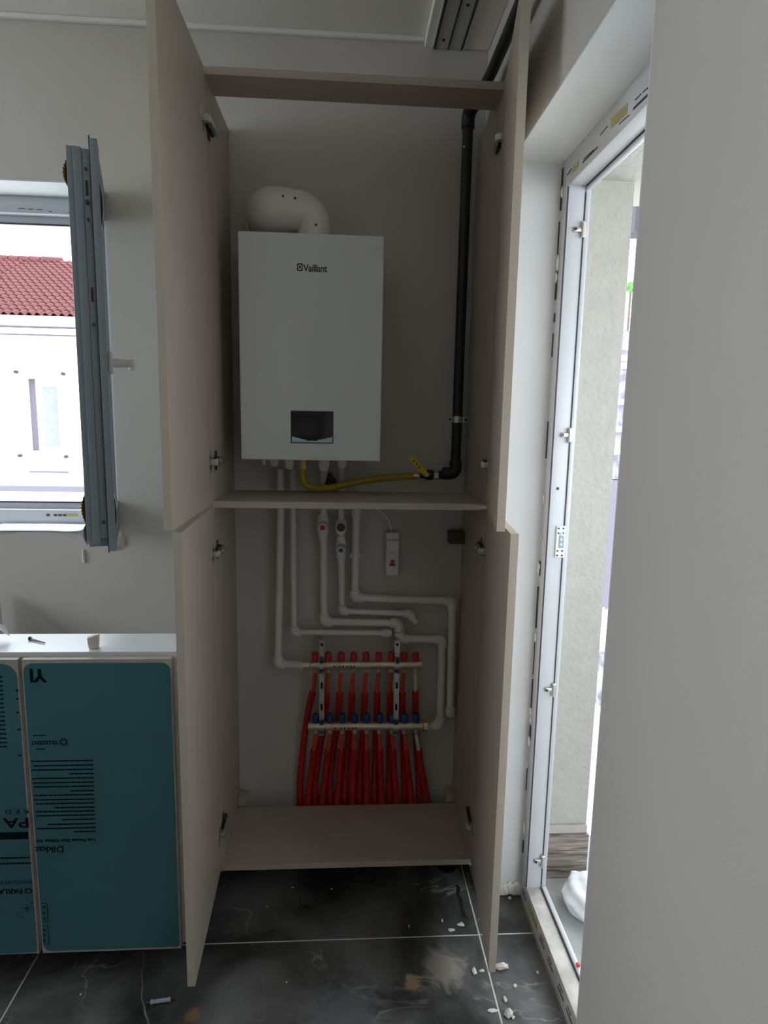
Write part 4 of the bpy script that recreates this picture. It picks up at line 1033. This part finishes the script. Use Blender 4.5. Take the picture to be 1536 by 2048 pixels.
# tiles off to the sides of the view
for x_, nc in ((hx0, int((xs - hx0) / tw_)), (xs + ncol * tw_, int((hx1 - xs - ncol * tw_) / tw_))):
    bm = bm_new(); m_ = tile_mesh(nc)
    for j in range(nrow):
        n0 = len(bm.verts); bm.from_mesh(m_); bm.verts.ensure_lookup_table()
        d = j * tl; mt = Matrix.Translation((x_, ey + d * math.cos(sl), ezz + d * math.sin(sl))) @ Matrix.Rotation(sl, 4, 'X')
        for v in bm.verts[n0:]: v.co = mt @ v.co
    o = obj('side_roof_tiles', bm, 'roof', ho_); o['kind'] = 'stuff'
for u0, u1 in ((2, 20), (21, 41), (42, 62), (63, 84), (85, 125)):
    a, b = PY(u0, 521, ry), PY(u1 - 1, 521, ry)
    T1('ridge_tile', [(a.x, ry, rz + .0), (b.x, ry, rz + .0)], [.17, .15], 'ridge', rf, 12)
T1('ridge_tile', [(hx0, ry, rz), (PY(1, 521, ry).x, ry, rz)], .16, 'ridge', rf, 12)
T1('ridge_tile', [(PY(127, 528, ry).x, ry, rz - .15), (hx1, ry, rz - .15)], .14, 'ridge', rf, 12)
struct(B1('bounce_ground', (-40, -20, -3.3), (40, 60, -3.0), 'ground'), 'pale ground plane far below the windows, added to bounce daylight', 'ground')  # plane added to bounce daylight up through the windows, kept pale for it

# ------------------------------------------------------------------ debris on the floor
p = PZ(290, 2011, 0); p2 = PZ(341, 2003, 0); d = (Vector(p2) - Vector(p)); d.normalize()
an = thing('anchor_plug', 'small grey tapered anchor plug lying on the dark floor', 'anchor', p)
r0 = .0062; up = Vector((0, 0, r0)); L0 = (Vector(p2) - Vector(p)).length
P0 = Vector(p) + up
obj('tip', tube(bm_new(), [P0, P0 + d * .013], [.0022, r0 * .9], 10), 'screw', an, True)
obj('body', tube(bm_new(), [P0 + d * .013, P0 + d * .018, P0 + d * .0185, P0 + d * (L0 - .006), P0 + d * (L0 - .0055), P0 + d * L0], [r0, r0, r0 * .8, r0 * .8, r0 * .95, r0 * .95], 10), 'pvc_groove', an, True)
bits = [(1003, 1937, .012, 'long white plaster chunk at the foot of the right lower door', (2.1, .8, .8)), (1018, 2031, .011, 'pale plaster chunk at the bottom edge of the floor', (1.2, 1, .8)),
        (1019, 1798, .006, 'single white plaster crumb in the doorway corner', (1, 1, .8)), (1030, 1974, .0055, 'white plaster crumb below the right door foot', (1, 1, .7)), (948, 1944, .008, 'curled white plaster flake left of the right door foot', (1, 1.4, .5)),
        (964, 1943, .006, 'white plaster flake touching the right door foot', (1.5, .7, .5)), (921, 1851, .0085, 'largest white plaster flake near the cabinet foot', (1.5, .9, .45)), (903, 1861, .007, 'white plaster flake beside the largest one near the cabinet foot', (1.6, .8, .45)),
        (884, 1842, .005, 'thin white plaster crumb in front of the cabinet', (.7, 1.2, .5)), (818, 1853, .004, 'tiny white crumb in front of the cabinet middle', (.6, 1.6, .5)), (1010, 2000, .006, 'white crumb on the grout line at lower right', (1, 1.6, .6)),
        (1026, 2036, .005, 'white crumb beside the bottom edge plaster chunk', (1, 1, .6)), (985, 2022, .007, 'flat white plaster smear left of the bottom chunk', (2, .9, .25)), (663, 1779, .003, 'tiny white speck on the tile under the cabinet', (1.4, .8, .6)),
        (585, 1776, .0035, 'pale speck on the tile under the cabinet left half', (1.8, .8, .5)), (535, 1814, .003, 'small round speck left of centre under the cabinet', (1, 1, .6)), (573, 1965, .003, 'small white speck on the marble in front of the left door', (1, 1, .6)),
        (162, 1990, .0035, 'small white speck on the dark floor before the base cabinet', (1, 1, .6)), (1075, 1946, .004, 'white crumb beside the door threshold', (1, 1.4, .6))]
for k, (u, v, r1, lab, sq) in enumerate(bits):
    pp = PZ(u, v, 0); chip('plaster_chip', lab, (pp.x, pp.y, 0), r1, 100 + k, 'plaster', sq, 'plaster crumbs on the floor')
pp = PZ(921, 1706, .1155); chip('plaster_chip', 'small plaster crumb on the cabinet bottom shelf', (pp.x, pp.y, .1155), .005, 160, 'plaster', (1.3, 1, .5), 'plaster crumbs on the floor')
# jagged crack in the tile
cr = [(912, 1768), (917, 1776), (915, 1788), (921, 1800), (923, 1815), (928, 1832), (936, 1838)]
bm = bm_new(); Lv = []
for k, (u, v) in enumerate(cr):
    wd = (1.5, 4.5, 3.2, 4.2, 3.5, 4.5, 1.0)[k]; a, b = PZ(u - wd, v, .0006), PZ(u + wd, v, .0006); Lv.append((bm.verts.new(a), bm.verts.new(b)))
for a, b in zip(Lv, Lv[1:]): bm.faces.new((a[0], a[1], b[1], b[0]))
obj('crack', bm, 'crevice', fl)
